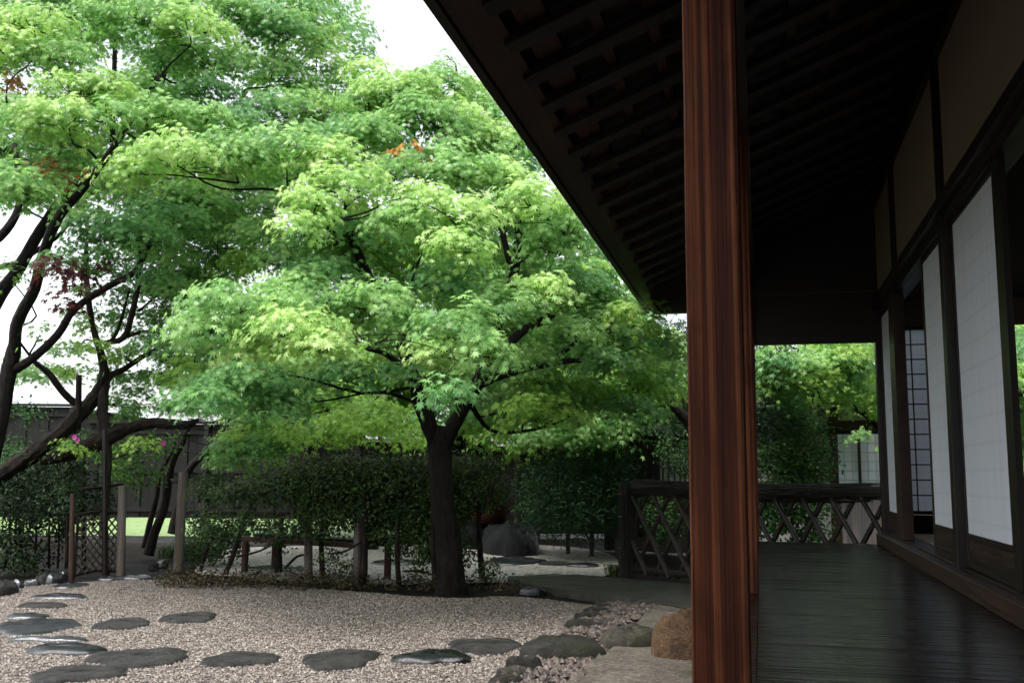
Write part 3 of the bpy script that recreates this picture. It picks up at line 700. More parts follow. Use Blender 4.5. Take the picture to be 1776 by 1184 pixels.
tagm(rock('boulder', jc, .56, .45, .36, M['st_dark'], 0, .4, .1, 123), 'broad dark rock carrying the big jar', 'boulder')

# ------------------------------------------------------------------ far buildings
# neighbouring house
D_ = 15.2
nh = thing('plaster_house', 'neighbouring house with white plaster, dark timber posts and grey tiled roof behind the railing', 'house', W(1300, 900, D_)*[1, 1, 0])
a = W(1040, 800, D_+.8); b_ = W(1780, 800, D_-1.8); a[2] = b_[2] = 0; d = b_-a; LL = np.linalg.norm(d); d /= LL; n = np.array([-d[1], d[0], 0])   # n points away
def wallpt(px, z, off=0):
    r_ = ray(px, 800); # intersect vertical plane
    t_ = ((a-CAM)@n)/(r_@n); p = CAM+r_*t_; p[2] = z; return p+n*off
def zat(px, py):
    r_ = ray(px, py); t_ = ((a-CAM)@n)/(r_@n); return (CAM+r_*t_)[2]
def wpanel(name, x0, x1, z0, z1, off, th, mat, par=None):
    p, q = wallpt(x0, (z0+z1)/2, off), wallpt(x1, (z0+z1)/2, off); return MB().beam(p, q, th, z1-z0).build(name, mat, par or nh)
ztop = 2.75
wpanel('wall', 1040, 1570, 0, ztop, .3, .1, M['whitewall'])
for px in (1052, 1130, 1196, 1240, 1444, 1566): 
    p = wallpt(px, 0, .20); MB().box(p+[-.07, -.06, 0], p+[.07, .06, ztop]).build('wall_post', M['redwood'] if px == 1444 else M['dark'], nh)
zr = zat(1160, 747); wpanel('wall_beam', 1040, 1436, zr-.05, zr+.05, .20, .10, M['dark'])
w0 = wpanel('lower_wall', 1040, 1196, 0, zr-.055, .22, .05, M['grey'])
wn = wpanel('window', 1140, 1192, zat(1165, 850), zat(1165, 775), .16, .03, M['whitewall'])
for px in (1146, 1156, 1166, 1176, 1186): wpanel('window_bar', px-.8, px+.8, zat(px, 852), zat(px, 772), .12, .03, M['dark'], wn)
zg0, zg1 = zat(1480, 848), zat(1480, 752)
wpanel('lower_wall', 1449, 1566, 0, zg0-.04, .20, .05, M['palewood'])
wf = wpanel('window', 1449, 1566, zg0-.035, zg1+.05, .19, .04, M['dark'])
wpanel('pane', 1452, 1563, zg0, zg1, .155, .01, M['pane'], wf)
m = MB()
for i in range(1, 6): z = zg0+(zg1-zg0)*i/6; p, q = wallpt(1452, z, .147), wallpt(1563, z, .147); m.beam(p, q, .006, .008)
px = 1462
while px < 1562: m.beam(wallpt(px, zg0, .145), wallpt(px, zg1, .145), .008, .006, n); px += 14
m.build('pane_grid', M['whitewall'], wf)
for px in (1489, 1530): wpanel('window_stile', px-2.5, px+2.5, zg0-.03, zg1+.04, .12, .04, M['redwood'], wf)
wpanel('head_beam', 1436, 1568, zg1+.06, zg1+.20, .15, .1, M['redwood'])
m = MB(); zr0 = ztop-.1
for k in range(34):                                  # tiled roof in narrow pans
    s0 = k*.26-1.5
    P = [a+d*s0-n*.55+[0, 0, zr0], a+d*(s0+.25)-n*.55+[0, 0, zr0], a+d*(s0+.25)+n*2.6+[0, 0, zr0+1.5], a+d*s0+n*2.6+[0, 0, zr0+1.5]]
    m.add(P+[p+np.array([0, 0, .06]) for p in P], [(3, 2, 1, 0), (4, 5, 6, 7), (0, 1, 5, 4), (1, 2, 6, 5), (2, 3, 7, 6), (3, 0, 4, 7)])
    m.tube([P[0]+[0, 0, .07], P[3]+[0, 0, .07]], .05, 6, 0, 1)
m.build('roof', M['tile'], nh)

fr_ = W(70, 705, 26)
fb = thing('metal_roofed_shed', 'building beyond the left fence showing only its pale wet hipped metal roof', 'building', fr_*[1, 1, 0])
e0, e1 = W(-140, 706, 26), W(150, 709, 26); r0, r1 = W(50, 664, 30), W(96, 664, 30); b0, b1 = e0+FH*8, e1+FH*8
ez = (e0[2]+e1[2])/2; 
for v in (e0, e1, b0, b1): v[2] = ez
r0[2] = r1[2] = max(r0[2], r1[2])
MB().add([e0, e1, r1, r0, b0, b1], [(0, 1, 2, 3), (1, 5, 2), (5, 4, 3, 2), (4, 0, 3)]).build('roof', M['roofmetal'], fb)
MB().beam(e0+[0, 0, -.06], e1+[0, 0, -.06], .1, .1).build('gutter', M['roofmetal'], fb)
MB().add([e0+FH*.6-[0, 0, ez], e1+FH*.6-[.6, 0, ez], e1+FH*.6-[.6, 0, .02], e0+FH*.6-[0, 0, .02], b0-[0, 0, ez], b1-[.6, 0, ez], b1-[.6, 0, .02], b0-[0, 0, .02]],
         [(0, 1, 2, 3), (1, 5, 6, 2), (5, 4, 7, 6), (4, 0, 3, 7)]).build('wall', M['grey'], fb)

# ------------------------------------------------------------------ foliage
def star(lobes):
    if lobes == 7:
        an = [0, 38, -38, 78, -78, 128, -128]; ln = [1, .93, .93, .74, .74, .42, .42]
        tips = sorted(zip(an, ln)); 
    else:
        an = [0, 44, -44, 98, -98]; ln = [1, .85, .85, .55, .55]; tips = sorted(zip(an, ln))
    n = len(tips); v = [(0, 0)]
    nots = []
    for i in range(n+1):
        if i in (0, n): th = tips[0][0]-26 if i == 0 else tips[-1][0]+26; r_ = .10
        else: th = (tips[i-1][0]+tips[i][0])/2; r_ = .40*min(tips[i-1][1], tips[i][1])+.03
        nots.append((th, r_))
    P = [(0, 0)]; Q = []
    for i in range(n):
        P.append((nots[i][1]*math.cos(R(nots[i][0])), nots[i][1]*math.sin(R(nots[i][0]))))
        P.append((tips[i][1]*math.cos(R(tips[i][0])), tips[i][1]*math.sin(R(tips[i][0]))))
    P.append((nots[n][1]*math.cos(R(nots[n][0])), nots[n][1]*math.sin(R(nots[n][0]))))
    for i in range(n): Q.append((0, 1+2*i, 2+2*i, 3+2*i))
    P = np.array(P); z = -.22*(P**2).sum(1); z[1::2] += .05
    return np.column_stack([P, z]), np.array(Q)
STAR7, STAR5 = star(7), star(5)
OVAL = (np.array([[-.5, 0, 0], [-.05, .26, .06], [.5, 0, -.10], [-.05, -.26, .06]]), np.array([[0, 3, 2, 1]]))
LONG = (np.array([[-.5, 0, 0], [0, .12, .03], [.55, 0, -.14], [0, -.12, .03]]), np.array([[0, 3, 2, 1]]))
class Leaves:
    def __init__(s): s.p = []; s.n = []; s.t = []; s.s = []; s.c = []
    def add(s, p, n, t, sz, c): s.p.append(p); s.n.append(n); s.t.append(t); s.s.append(sz); s.c.append(c)
    def build(s, name, tmpl, mat, parent, kind=None):
        p = np.vstack(s.p); n = np.vstack(s.n); t = np.vstack(s.t); sz = np.concatenate(s.s); c = np.vstack(s.c)
        n = n/(np.linalg.norm(n, axis=1)[:, None]+1e-9); t = t-n*(t*n).sum(1)[:, None]; t /= np.linalg.norm(t, axis=1)[:, None]+1e-9
        b = np.cross(n, t); T, Q = tmpl; k = len(T)
        TT = T[None]*np.ones((len(p), 1, 1)); TT = TT*np.stack([np.ones(len(p)), U(.8, 1.1, len(p)), U(-.2, 1.5, len(p))], -1)[:, None, :]
        V = p[:, None, :]+sz[:, None, None]*(TT[..., 0:1]*t[:, None, :]+TT[..., 1:2]*b[:, None, :]+TT[..., 2:3]*n[:, None, :])
        q = (Q[None]+np.arange(len(p))[:, None, None]*k).reshape(-1, 4)
        return fast_mesh(name, V.reshape(-1, 3), q, mat, parent, None, np.repeat(c, len(Q), 0))
FRONT = -FH
def pad(L, tw, c, rx, rz, n, size, cols, ry=None, face=.55, density=1.0, spray=13):
    """one layered pad of a maple: sprays over a flattened dome, leaves hanging outward"""
    ry = ry or rx*.85; c = np.array(c, float); m = max(4, int(n/spray))
    a = U(0, 2*np.pi, m); rr = np.sqrt(U(0, 1, m)); el = np.sqrt(np.clip(1-rr**2, 0, 1))
    lum = 1+.18*np.sin(a*3+U(0, 6))+.12*np.sin(a*5+U(0, 6))
    off = rt0[None]*(rx*rr*lum*np.cos(a))[:, None]+FH[None]*(ry*rr*lum*np.sin(a))[:, None]
    off[:, 2] = rz*(el*U(.55, 1.1, m)*1.3-.5+rng.normal(0, .12, m))
    inner = rng.random(m) < .25; off[inner, 2] -= rz*.5*rng.random(inner.sum())
    sc_ = c+off; outw = off/np.array([rx, ry, rx*.6])
    for i in range(len(sc_)):
        if tw is not None and rng.random() < .13:
            b0 = c+off[i]*.25-[0, 0, rz*.35]; b0[2] = c[2]-rz*.5
            tw.tube([b0, (b0+sc_[i])/2+[0, 0, -.02], sc_[i]], [.005, .004, .002], 3, 0, 1)
    k = rng.poisson(spray, m)+2; idx = np.repeat(np.arange(m), k); N = len(idx)
    d = rng.normal(0, 1, (N, 3))*np.array([.085, .085, .035])*(size/.075)
    r2 = (d[:, :2]**2).sum(1); d[:, 2] -= r2*3.5
    p = sc_[idx]+d
    o2 = d/np.array([.1, .1, .1]); o2[:, 2] = 0
    nr = outw[idx]*.75+o2*.35+np.array([0, 0, .75])+FRONT*face*.75+rng.normal(0, .30, (N, 3))
    tp = outw[idx]*.5+o2*.6+rng.normal(0, .35, (N, 3))+np.array([0, 0, -.55])+FRONT*.1
    sz = size*U(.62, 1.12, N)
    c1, c2 = np.array(cols[0]), np.array(cols[1]); f = np.clip(rng.normal(.5, .28, m), 0, 1)[idx][:, None]
    # young leaves at the tips of the sprays are the yellow ones
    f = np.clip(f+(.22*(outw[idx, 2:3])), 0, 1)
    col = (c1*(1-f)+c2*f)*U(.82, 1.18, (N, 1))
    L.add(p, nr, tp, sz, col)
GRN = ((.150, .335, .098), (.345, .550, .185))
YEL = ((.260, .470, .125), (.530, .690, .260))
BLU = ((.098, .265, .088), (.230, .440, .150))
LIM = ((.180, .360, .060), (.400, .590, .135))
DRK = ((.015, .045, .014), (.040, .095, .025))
class Tree:
    def __init__(s, name, label, base, group=None):
        s.t = thing(name, label, 'tree', base, group); s.w = MB(); s.L = Leaves(); s.nodes = []; s.rs = {'gnarled_tree': .68, 'slanting_tree': .8}.get(name, .74 if 'upper left' in label else 1.0); s.ridge = .09 if name == 'gnarled_tree' else .035
    def limb(s, pts, n=9, wob=.06, ridge=None):
        P = [W(x, y, D) for x, y, D, r in pts]; r_ = [q[3] for q in pts]
        r_ = [v*s.rs for v in r_]; big = max(r_) > .06; nn = 26 if big else n
        s.w.tube(P, r_, nn, min(wob, .06) if big else wob, 10 if big else 4, (ridge if ridge is not None else s.ridge) if big else 0)
        for i in range(len(P)-1):
            for k in np.linspace(0, 1, 5)[:-1]: s.nodes.append((P[i]*(1-k)+P[i+1]*k, r_[i]*(1-k)+r_[i+1]*k))
        s.nodes.append((P[-1], r_[-1]))
    def branch_to(s, c, r0=.016):
        pts = np.array([q[0] for q in s.nodes]); dist = np.linalg.norm(pts-c, axis=1)+np.where(pts[:, 2] > c[2]+.1, 1.2, 0)
        k = int(np.argmin(dist)); a_ = pts[k]; ln = np.linalg.norm(a_-c)
        if ln < .1 or ln > 2.0: return
        r1 = min(r0*.7+.004*ln, s.nodes[k][1]*.6+.003)
        j = rng.normal(0, .06*ln, (2, 3)); P = [a_, a_*.66+c*.34+j[0]+[0, 0, .04*ln], a_*.33+c*.67+j[1]+[0, 0, .04*ln], c]
        s.w.tube(P, [r1, r1*.8, r1*.6, .006], 6, .05, 3)
        for q in (.35, .65, 1): s.nodes.append((P[0]*(1-q)+P[3]*q+[0, 0, .02], r1*.7))
    def pads(s, lst, size=.078, dens=1.0, br=True, tw=True):
        for (x, y, hw, hh, D, cols) in lst:
            c = W(x, y, D); k = D/F; rx = hw*k; rz_ = hh*k
            n = int(dens*1750*rx*(rx*.85+rz_)*(.078/size)**2)
            c = c-[0, 0, rz_*.1]
            if br: s.branch_to(c-[0, 0, rz_*.4])
            pad(s.L, s.w if tw else None, c, rx, rz_, n, size, cols)
    def done(s, tmpl=STAR7, bark='bark', leaf='leaf'):
        if s.w.n: s.w.build('trunk', M[bark], s.t, smooth=True)
        s.L.build('crown', tmpl, M[leaf], s.t)
def fill(n, poly, D0, D1, hw, hh, cols, avoid=()):
    P = np.array(poly, float); out = []
    while len(out) < n:
        x, y = U(P[:, 0].min(), P[:, 0].max()), U(P[:, 1].min(), P[:, 1].max())
        if not inpoly(np.array([x]), np.array([y]), P)[0]: continue
        if any(((x-a_)/c_)**2+((y-b2)/d_)**2 < 1 for a_, b2, c_, d_ in avoid): continue
        out.append((x, y, U(*hw), U(*hh), U(D0, D1), cols[rng.integers(len(cols))]))
    return out

# --- the main maple
mb = G(785, 1030)
T = Tree('maple_tree', 'bright green maple with forked dark trunk rising from the hedge in the middle', mb)
T.limb([(784, 1036, 10.35, .18), (783, 1005, 10.3, .138), (777, 930, 10.25, .118), (766, 850, 10.2, .108), (763, 790, 10.2, .118), (764, 765, 10.2, .125), (765, 748, 10.2, .11), (766, 738, 10.2, .05)], 16, .07)
T.limb([(756, 780, 10.2, .06), (744, 735, 10.15, .085), (727, 690, 10.1, .072), (716, 650, 10.0, .065), (695, 595, 9.9, .06), (655, 510, 9.7, .05), (625, 450, 9.5, .045), (598, 380, 9.3, .035)])
T.limb([(772, 780, 10.2, .06), (788, 735, 10.1, .08), (813, 692, 10.0, .068), (838, 645, 9.9, .07), (852, 590, 9.9, .06), (880, 520, 9.8, .055), (895, 455, 9.8, .05), (900, 390, 9.8, .035)])
T.limb([(828, 668, 9.95, .05), (865, 652, 9.7, .045), (905, 640, 9.5, .04), (945, 632, 9.5, .035), (1000, 625, 9.6, .025), (1075, 630, 9.8, .015)])
T.limb([(945, 632, 9.5, .03), (985, 605, 9.5, .022), (1000, 590, 9.5, .015)])
T.limb([(868, 610, 9.9, .055), (905, 575, 9.9, .05), (940, 556, 10, .045), (985, 535, 10.2, .035), (1055, 545, 10.4, .02)])
T.limb([(712, 640, 10.0, .035), (690, 628, 9.6, .03), (665, 612, 9.4, .026), (636, 605, 9.2, .018)])
T.limb([(640, 480, 9.6, .04), (600, 440, 9.8, .035), (560, 400, 10.2, .03), (500, 350, 10.6, .02)])
T.limb([(730, 700, 10.1, .04), (700, 560, 10.6, .04), (730, 420, 10.8, .035), (735, 320, 10.8, .03), (718, 240, 10.6, .022), (712, 200, 10.5, .015)])
T.limb([(735, 330, 10.8, .022), (760, 280, 10.5, .018), (800, 240, 10.3, .012)])
T.limb([(895, 455, 9.8, .04), (880, 440, 9.8, .03), (860, 300, 10, .025), (900, 250, 10.2, .015)])
T.limb([(815, 700, 10.0, .03), (850, 745, 10.4, .02), (905, 748, 10.8, .018), (960, 735, 11, .014), (1010, 712, 11.2, .008)])
brights = [(310, 268, 112, 42, 8.7, YEL), (230, 290, 50, 30, 8.6, YEL), (400, 260, 70, 40, 8.9, GRN), (490, 255, 110, 42, 9.2, GRN), (575, 270, 70, 42, 9.0, YEL), (600, 310, 78, 45, 8.6, YEL), (540, 350, 55, 42, 8.2, YEL), (515, 385, 40, 30, 8.0, YEL),
    (640, 225, 60, 42, 9.6, GRN), (690, 150, 80, 42, 10.2, YEL), (640, 170, 60, 42, 10.3, GRN), (760, 140, 70, 38, 10.4, GRN), (735, 195, 80, 42, 9.9, GRN), (800, 205, 60, 40, 10.2, YEL), (860, 235, 60, 40, 10.4, YEL), (690, 290, 60, 40, 9.3, GRN), (800, 290, 80, 40, 9.4, GRN),
    (730, 345, 75, 42, 8.6, YEL), (800, 365, 65, 42, 8.4, YEL), (700, 375, 55, 40, 8.5, GRN), (790, 420, 60, 32, 8.1, YEL), (930, 340, 75, 42, 8.8, YEL), (980, 385, 60, 45, 9.0, GRN), (960, 420, 60, 40, 9.2, GRN), (880, 300, 60, 40, 9.6, YEL),
    (640, 520, 95, 45, 8.2, GRN), (700, 560, 60, 40, 8.4, GRN), (430, 520, 110, 45, 7.8, GRN), (360, 560, 80, 42, 7.6, GRN), (510, 560, 90, 45, 7.4, YEL), (560, 590, 60, 42, 7.2, YEL), (520, 500, 80, 42, 8.2, GRN), (440, 600, 60, 28, 7.7, YEL),
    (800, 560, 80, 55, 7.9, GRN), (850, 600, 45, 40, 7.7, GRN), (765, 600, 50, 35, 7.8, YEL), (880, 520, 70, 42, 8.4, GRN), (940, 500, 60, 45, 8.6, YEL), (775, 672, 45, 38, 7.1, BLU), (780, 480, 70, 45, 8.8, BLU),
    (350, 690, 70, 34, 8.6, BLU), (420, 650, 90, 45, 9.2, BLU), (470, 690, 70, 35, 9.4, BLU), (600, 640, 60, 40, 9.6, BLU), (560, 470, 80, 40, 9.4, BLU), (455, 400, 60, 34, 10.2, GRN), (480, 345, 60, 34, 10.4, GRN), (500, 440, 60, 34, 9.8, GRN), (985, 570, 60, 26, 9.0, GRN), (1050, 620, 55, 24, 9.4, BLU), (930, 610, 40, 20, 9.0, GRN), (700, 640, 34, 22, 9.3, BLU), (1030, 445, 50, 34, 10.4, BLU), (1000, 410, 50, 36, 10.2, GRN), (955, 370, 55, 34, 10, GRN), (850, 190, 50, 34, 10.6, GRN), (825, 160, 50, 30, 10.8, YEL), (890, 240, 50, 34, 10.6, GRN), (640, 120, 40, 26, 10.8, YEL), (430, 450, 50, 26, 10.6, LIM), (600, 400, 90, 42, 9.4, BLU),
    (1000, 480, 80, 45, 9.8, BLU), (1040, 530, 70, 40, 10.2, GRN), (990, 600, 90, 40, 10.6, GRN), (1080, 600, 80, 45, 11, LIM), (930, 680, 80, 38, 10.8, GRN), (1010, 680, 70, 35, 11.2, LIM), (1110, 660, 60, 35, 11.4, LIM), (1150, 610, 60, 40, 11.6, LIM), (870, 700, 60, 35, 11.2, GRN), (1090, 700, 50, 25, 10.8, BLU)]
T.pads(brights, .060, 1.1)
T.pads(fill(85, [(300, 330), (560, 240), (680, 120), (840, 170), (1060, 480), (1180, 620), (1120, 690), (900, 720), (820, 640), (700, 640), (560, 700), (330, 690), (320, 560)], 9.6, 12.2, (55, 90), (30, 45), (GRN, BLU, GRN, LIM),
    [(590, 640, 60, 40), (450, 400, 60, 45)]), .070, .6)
pad(T.L, T.w, W(710, 262, 9.4), .16, .07, 60, .07, ((.42, .16, .04), (.55, .30, .06)))
T.done()

# --- the tall left maple
T = Tree('maple_tree', 'tall maple with several dark leaning stems filling the upper left corner', G(-30, 985))
T.limb([(-46, 990, 10.8, .18), (-28, 850, 10.8, .13), (-2, 740, 10.8, .115), (12, 660, 10.8, .11), (23, 612, 10.8, .10), (28, 580, 10.8, .06)], 14, .07)
T.limb([(25, 615, 10.8, .085), (30, 560, 10.7, .085), (60, 500, 10.6, .08), (72, 450, 10.5, .075), (100, 380, 10.3, .07), (150, 320, 10.1, .055), (200, 250, 10, .04), (280, 130, 10, .035)])
T.limb([(28, 640, 10.8, .07), (60, 618, 10.7, .065), (100, 580, 10.6, .06), (130, 535, 10.6, .055), (190, 495, 10.6, .05), (235, 470, 10.6, .05), (255, 430, 10.6, .045), (285, 395, 10.6, .04), (330, 345, 10.6, .03), (400, 280, 10.8, .02)])
T.limb([(-60, 640, 11.4, .12), (-5, 520, 11.4, .10), (30, 470, 11.3, .09), (70, 400, 11.2, .08), (120, 330, 11.1, .07), (160, 300, 11, .06), (195, 260, 11, .05), (270, 130, 11, .04), (300, 60, 11, .03)])
T.limb([(-30, 470, 12, .05), (30, 455, 12, .045), (70, 430, 12, .04), (110, 400, 12, .035), (150, 330, 12, .03)])
T.limb([(-40, 440, 10, .07), (10, 400, 10, .065), (35, 345, 10, .05), (25, 250, 10, .04)])
T.limb([(195, 250, 11, .045), (200, 60, 11, .035), (205, -40, 11, .03)])
T.limb([(280, 150, 11, .035), (295, 100, 11, .03), (320, 80, 11, .02), (370, 75, 11, .012)])
T.limb([(200, 60, 11, .03), (260, 40, 10.8, .02), (330, 35, 10.8, .012)])
T.limb([(90, 130, 11, .03), (90, 40, 11, .025), (85, -30, 11, .02)])
T.limb([(330, 345, 10.6, .03), (420, 170, 11.5, .03), (480, 90, 12, .02), (520, 40, 12, .01)])
T.limb([(150, 245, 10, .035), (90, 240, 9.6, .025), (20, 225, 9.5, .015)])
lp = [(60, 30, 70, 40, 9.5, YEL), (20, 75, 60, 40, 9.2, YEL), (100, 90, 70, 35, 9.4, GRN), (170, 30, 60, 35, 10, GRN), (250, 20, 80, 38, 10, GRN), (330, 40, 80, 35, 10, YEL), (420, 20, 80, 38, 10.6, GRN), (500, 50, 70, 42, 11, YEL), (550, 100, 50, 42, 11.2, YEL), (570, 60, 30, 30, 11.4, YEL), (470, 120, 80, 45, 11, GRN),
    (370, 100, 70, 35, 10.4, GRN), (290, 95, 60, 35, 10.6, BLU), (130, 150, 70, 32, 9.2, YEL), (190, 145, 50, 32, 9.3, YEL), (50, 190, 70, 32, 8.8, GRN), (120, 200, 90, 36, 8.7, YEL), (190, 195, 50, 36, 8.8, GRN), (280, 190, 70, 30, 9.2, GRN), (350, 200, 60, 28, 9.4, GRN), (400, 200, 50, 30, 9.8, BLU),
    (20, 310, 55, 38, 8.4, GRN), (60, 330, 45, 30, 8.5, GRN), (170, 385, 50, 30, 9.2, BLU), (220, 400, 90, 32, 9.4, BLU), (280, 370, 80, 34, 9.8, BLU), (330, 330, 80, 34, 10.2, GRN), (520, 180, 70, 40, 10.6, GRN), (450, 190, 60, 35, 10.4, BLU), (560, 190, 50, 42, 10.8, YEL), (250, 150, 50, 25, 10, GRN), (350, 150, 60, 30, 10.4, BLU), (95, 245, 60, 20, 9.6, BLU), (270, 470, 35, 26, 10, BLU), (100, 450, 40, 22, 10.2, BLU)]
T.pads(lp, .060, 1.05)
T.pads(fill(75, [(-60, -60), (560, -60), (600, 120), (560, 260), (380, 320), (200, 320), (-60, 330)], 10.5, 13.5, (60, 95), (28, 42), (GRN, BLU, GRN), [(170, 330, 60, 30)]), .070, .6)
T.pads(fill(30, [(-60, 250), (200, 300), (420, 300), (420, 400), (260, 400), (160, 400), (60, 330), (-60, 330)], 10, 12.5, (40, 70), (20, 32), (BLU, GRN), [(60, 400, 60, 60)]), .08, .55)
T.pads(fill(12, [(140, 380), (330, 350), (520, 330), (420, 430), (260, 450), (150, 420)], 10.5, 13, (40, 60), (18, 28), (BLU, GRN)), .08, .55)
for x, y, D, w_ in ((100, 460, 9.6, .2), (125, 480, 9.6, .17), (110, 520, 9.6, .12), (155, 470, 9.6, .14)):
    pad(T.L, T.w, W(x, y, D), w_, .16, 50, .075, ((.07, .012, .014), (.13, .03, .03)))
for x, y, D, w_ in ((115, 285, 9.8, .25), (15, 140, 9.6, .15)):
    pad(T.L, T.w, W(x, y, D), w_, .09, 60, .075, ((.20, .07, .03), (.35, .16, .05)))
T.done()

# --- gnarled old tree with its horizontal log
T = Tree('gnarled_tree', 'old gnarled tree with twisted black trunk and one long horizontal limb on the left', G(175, 995))
T.limb([(-40, 850, 11.2, .13), (10, 818, 11.3, .13), (60, 785, 11.4, .14), (105, 750, 11.6, .13), (140, 715, 11.8, .13), (165, 690, 12, .12), (180, 660, 12, .11), (178, 625, 12, .07), (160, 560, 12, .05), (150, 480, 12, .05), (150, 420, 12.2, .035)], 12, .14)
T.limb([(70, 800, 11.4, .07), (120, 785, 11.5, .11), (165, 768, 11.7, .14), (200, 752, 11.8, .12), (230, 740, 11.9, .095), (270, 733, 11.9, .085), (320, 736, 11.8, .07), (345, 728, 11.8, .03)], 12, .14)
T.limb([(185, 1000, 11.6, .045), (182, 900, 11.6, .05), (186, 800, 11.7, .07), (180, 740, 11.8, .10), (178, 700, 11.9, .09), (188, 655, 12, .06), (215, 640, 12, .05), (245, 620, 12, .045), (272, 605, 12, .04), (300, 585, 12, .02)], 10, .12)
T.limb([(60, 628, 11.6, .04), (85, 648, 11.6, .05), (105, 675, 11.7, .055), (125, 695, 11.8, .06), (150, 705, 11.9, .06)], 9, .12)
T.limb([(180, 595, 12, .05), (215, 585, 12, .06), (230, 540, 12, .06), (240, 490, 12, .05), (245, 430, 12.2, .04), (270, 370, 12.4, .02)], 9, .1)
T.limb([(215, 585, 12, .035), (250, 575, 12, .03), (285, 578, 12, .02)])
T.limb([(245, 500, 12, .03), (280, 470, 12, .025), (330, 440, 12.2, .02), (400, 420, 12.5, .012)])
T.limb([(240, 540, 12, .025), (290, 500, 12.2, .02), (350, 470, 12.6, .015), (420, 450, 13, .01)])
T.limb([(135, 745, 11.7, .05), (136, 700, 11.7, .05), (137, 650, 11.7, .045)])
T.limb([(185, 600, 12, .04), (205, 570, 12, .03), (225, 500, 12.3, .02)])
for i in range(80):                                   # fine bare twigs
    x, y = U(190, 330), U(420, 640); a_ = U(-1.2, 1.2)
    T.limb([(x, y, 12.3, .010), (x+22*math.cos(a_), y-22*math.sin(a_)+U(-8, 8), 12.3, .007), (x+48*math.cos(a_), y-46*math.sin(a_)+U(-10, 10), 12.4, .004)], 4, .02)
T.pads([(170, 600, 40, 16, 11.8, LIM), (150, 560, 30, 14, 12, LIM), (120, 600, 40, 12, 12.2, GRN), (215, 610, 30, 12, 11.8, LIM), (260, 540, 40, 18, 12.4, GRN), (310, 500, 60, 22, 12.8, GRN), (380, 460, 70, 22, 13, LIM), (330, 400, 60, 26, 13, GRN), (150, 430, 45, 22, 12, BLU), (190, 450, 50, 20, 12.4, GRN), (230, 420, 60, 22, 12.6, BLU), (300, 430, 60, 22, 12.8, GRN), (360, 410, 60, 22, 13, LIM), (420, 400, 60, 22, 13.2, GRN), (180, 540, 40, 16, 12.2, GRN), (260, 600, 40, 14, 12.6, LIM), (300, 560, 50, 18, 12.8, GRN), (340, 530, 50, 20, 13, LIM), (270, 500, 50, 18, 12.6, GRN), (140, 640, 36, 12, 12.3, LIM), (250, 650, 50, 18, 12.8, BLU), (210, 650, 40, 14, 12.4, GRN), (210, 700, 50, 18, 12.8, GRN), (310, 700, 50, 20, 13, BLU), (350, 620, 60, 24, 13.2, BLU), (150, 500, 34, 14, 12.0, GRN), (175, 470, 40, 16, 12.2, BLU), (280, 450, 50, 20, 12.8, GRN), (320, 470, 50, 20, 13.0, BLU), (350, 500, 50, 20, 13.0, GRN), (300, 535, 44, 18, 12.8, LIM), (210, 560, 34, 12, 12.4, GRN), (250, 580, 36, 14, 12.6, GRN), (320, 590, 44, 18, 13.0, GRN), (200, 620, 34, 10, 12.2, LIM), (300, 620, 44, 18, 13.0, GRN), (100, 640, 34, 10, 12.6, GRN), (30, 620, 24, 12, 12.8, GRN), (400, 440, 60, 22, 13.2, GRN), (380, 490, 50, 22, 13.2, BLU), (250, 470, 40, 16, 12.5, GRN), (215, 520, 34, 12, 12.3, BLU), (130, 540, 26, 10, 12.3, GRN), (230, 680, 40, 18, 12.6, GRN), (290, 650, 40, 20, 12.8, GRN), (200, 500, 30, 16, 12.4, GRN), (120, 770, 35, 12, 11.5, LIM), (245, 770, 30, 16, 11.4, LIM), (20, 470, 20, 30, 10.6, GRN), (70, 570, 22, 22, 10.6, GRN), (60, 645, 60, 12, 12.6, GRN)], .06, .8, tw=False)
T.done(STAR5, 'bark2')
# timber prop under the horizontal limb
p_ = G(184, 1003)
# --- slanting small tree right of it
T = Tree('slanting_tree', 'thin two stemmed tree with wet silvery bark leaning right before the dark fence', G(258, 955))
T.limb([(258, 962, 14.0, .09), (268, 925, 14, .075), (285, 880, 14, .07), (292, 840, 14, .06), (300, 800, 14, .055), (318, 765, 14, .045), (330, 735, 14, .03)], 9, .1)
T.limb([(250, 950, 14.2, .055), (262, 900, 14.2, .05), (272, 860, 14.2, .045), (278, 820, 14.2, .04), (300, 780, 14.2, .035), (305, 745, 14.3, .02)], 8, .1)
T.limb([(300, 925, 15, .11), (310, 880, 15, .10), (325, 820, 15, .08), (355, 785, 15, .06), (385, 750, 15, .05), (400, 725, 15, .03)], 9, .1)
T.limb([(325, 820, 15, .05), (350, 830, 15, .04), (345, 870, 15, .03)])
for i in range(26):
    x, y = U(290, 420), U(725, 790); a_ = U(-.4, 1.0)
    T.limb([(x, y, 14.3, .012), (x+25*math.cos(a_), y-16*math.sin(a_)+U(-6, 6), 14.3, .008), (x+60*math.cos(a_), y-28*math.sin(a_)+U(-8, 8), 14.4, .004)], 4, .02)
T.pads([(410, 775, 50, 18, 14, BLU), (460, 765, 45, 18, 14.2, BLU), (360, 830, 30, 14, 13.6, DRK), (440, 730, 40, 12, 14.5, GRN), (400, 800, 40, 16, 14, GRN)], .055, 1.0, tw=False)
T.done(STAR5, 'bark2')

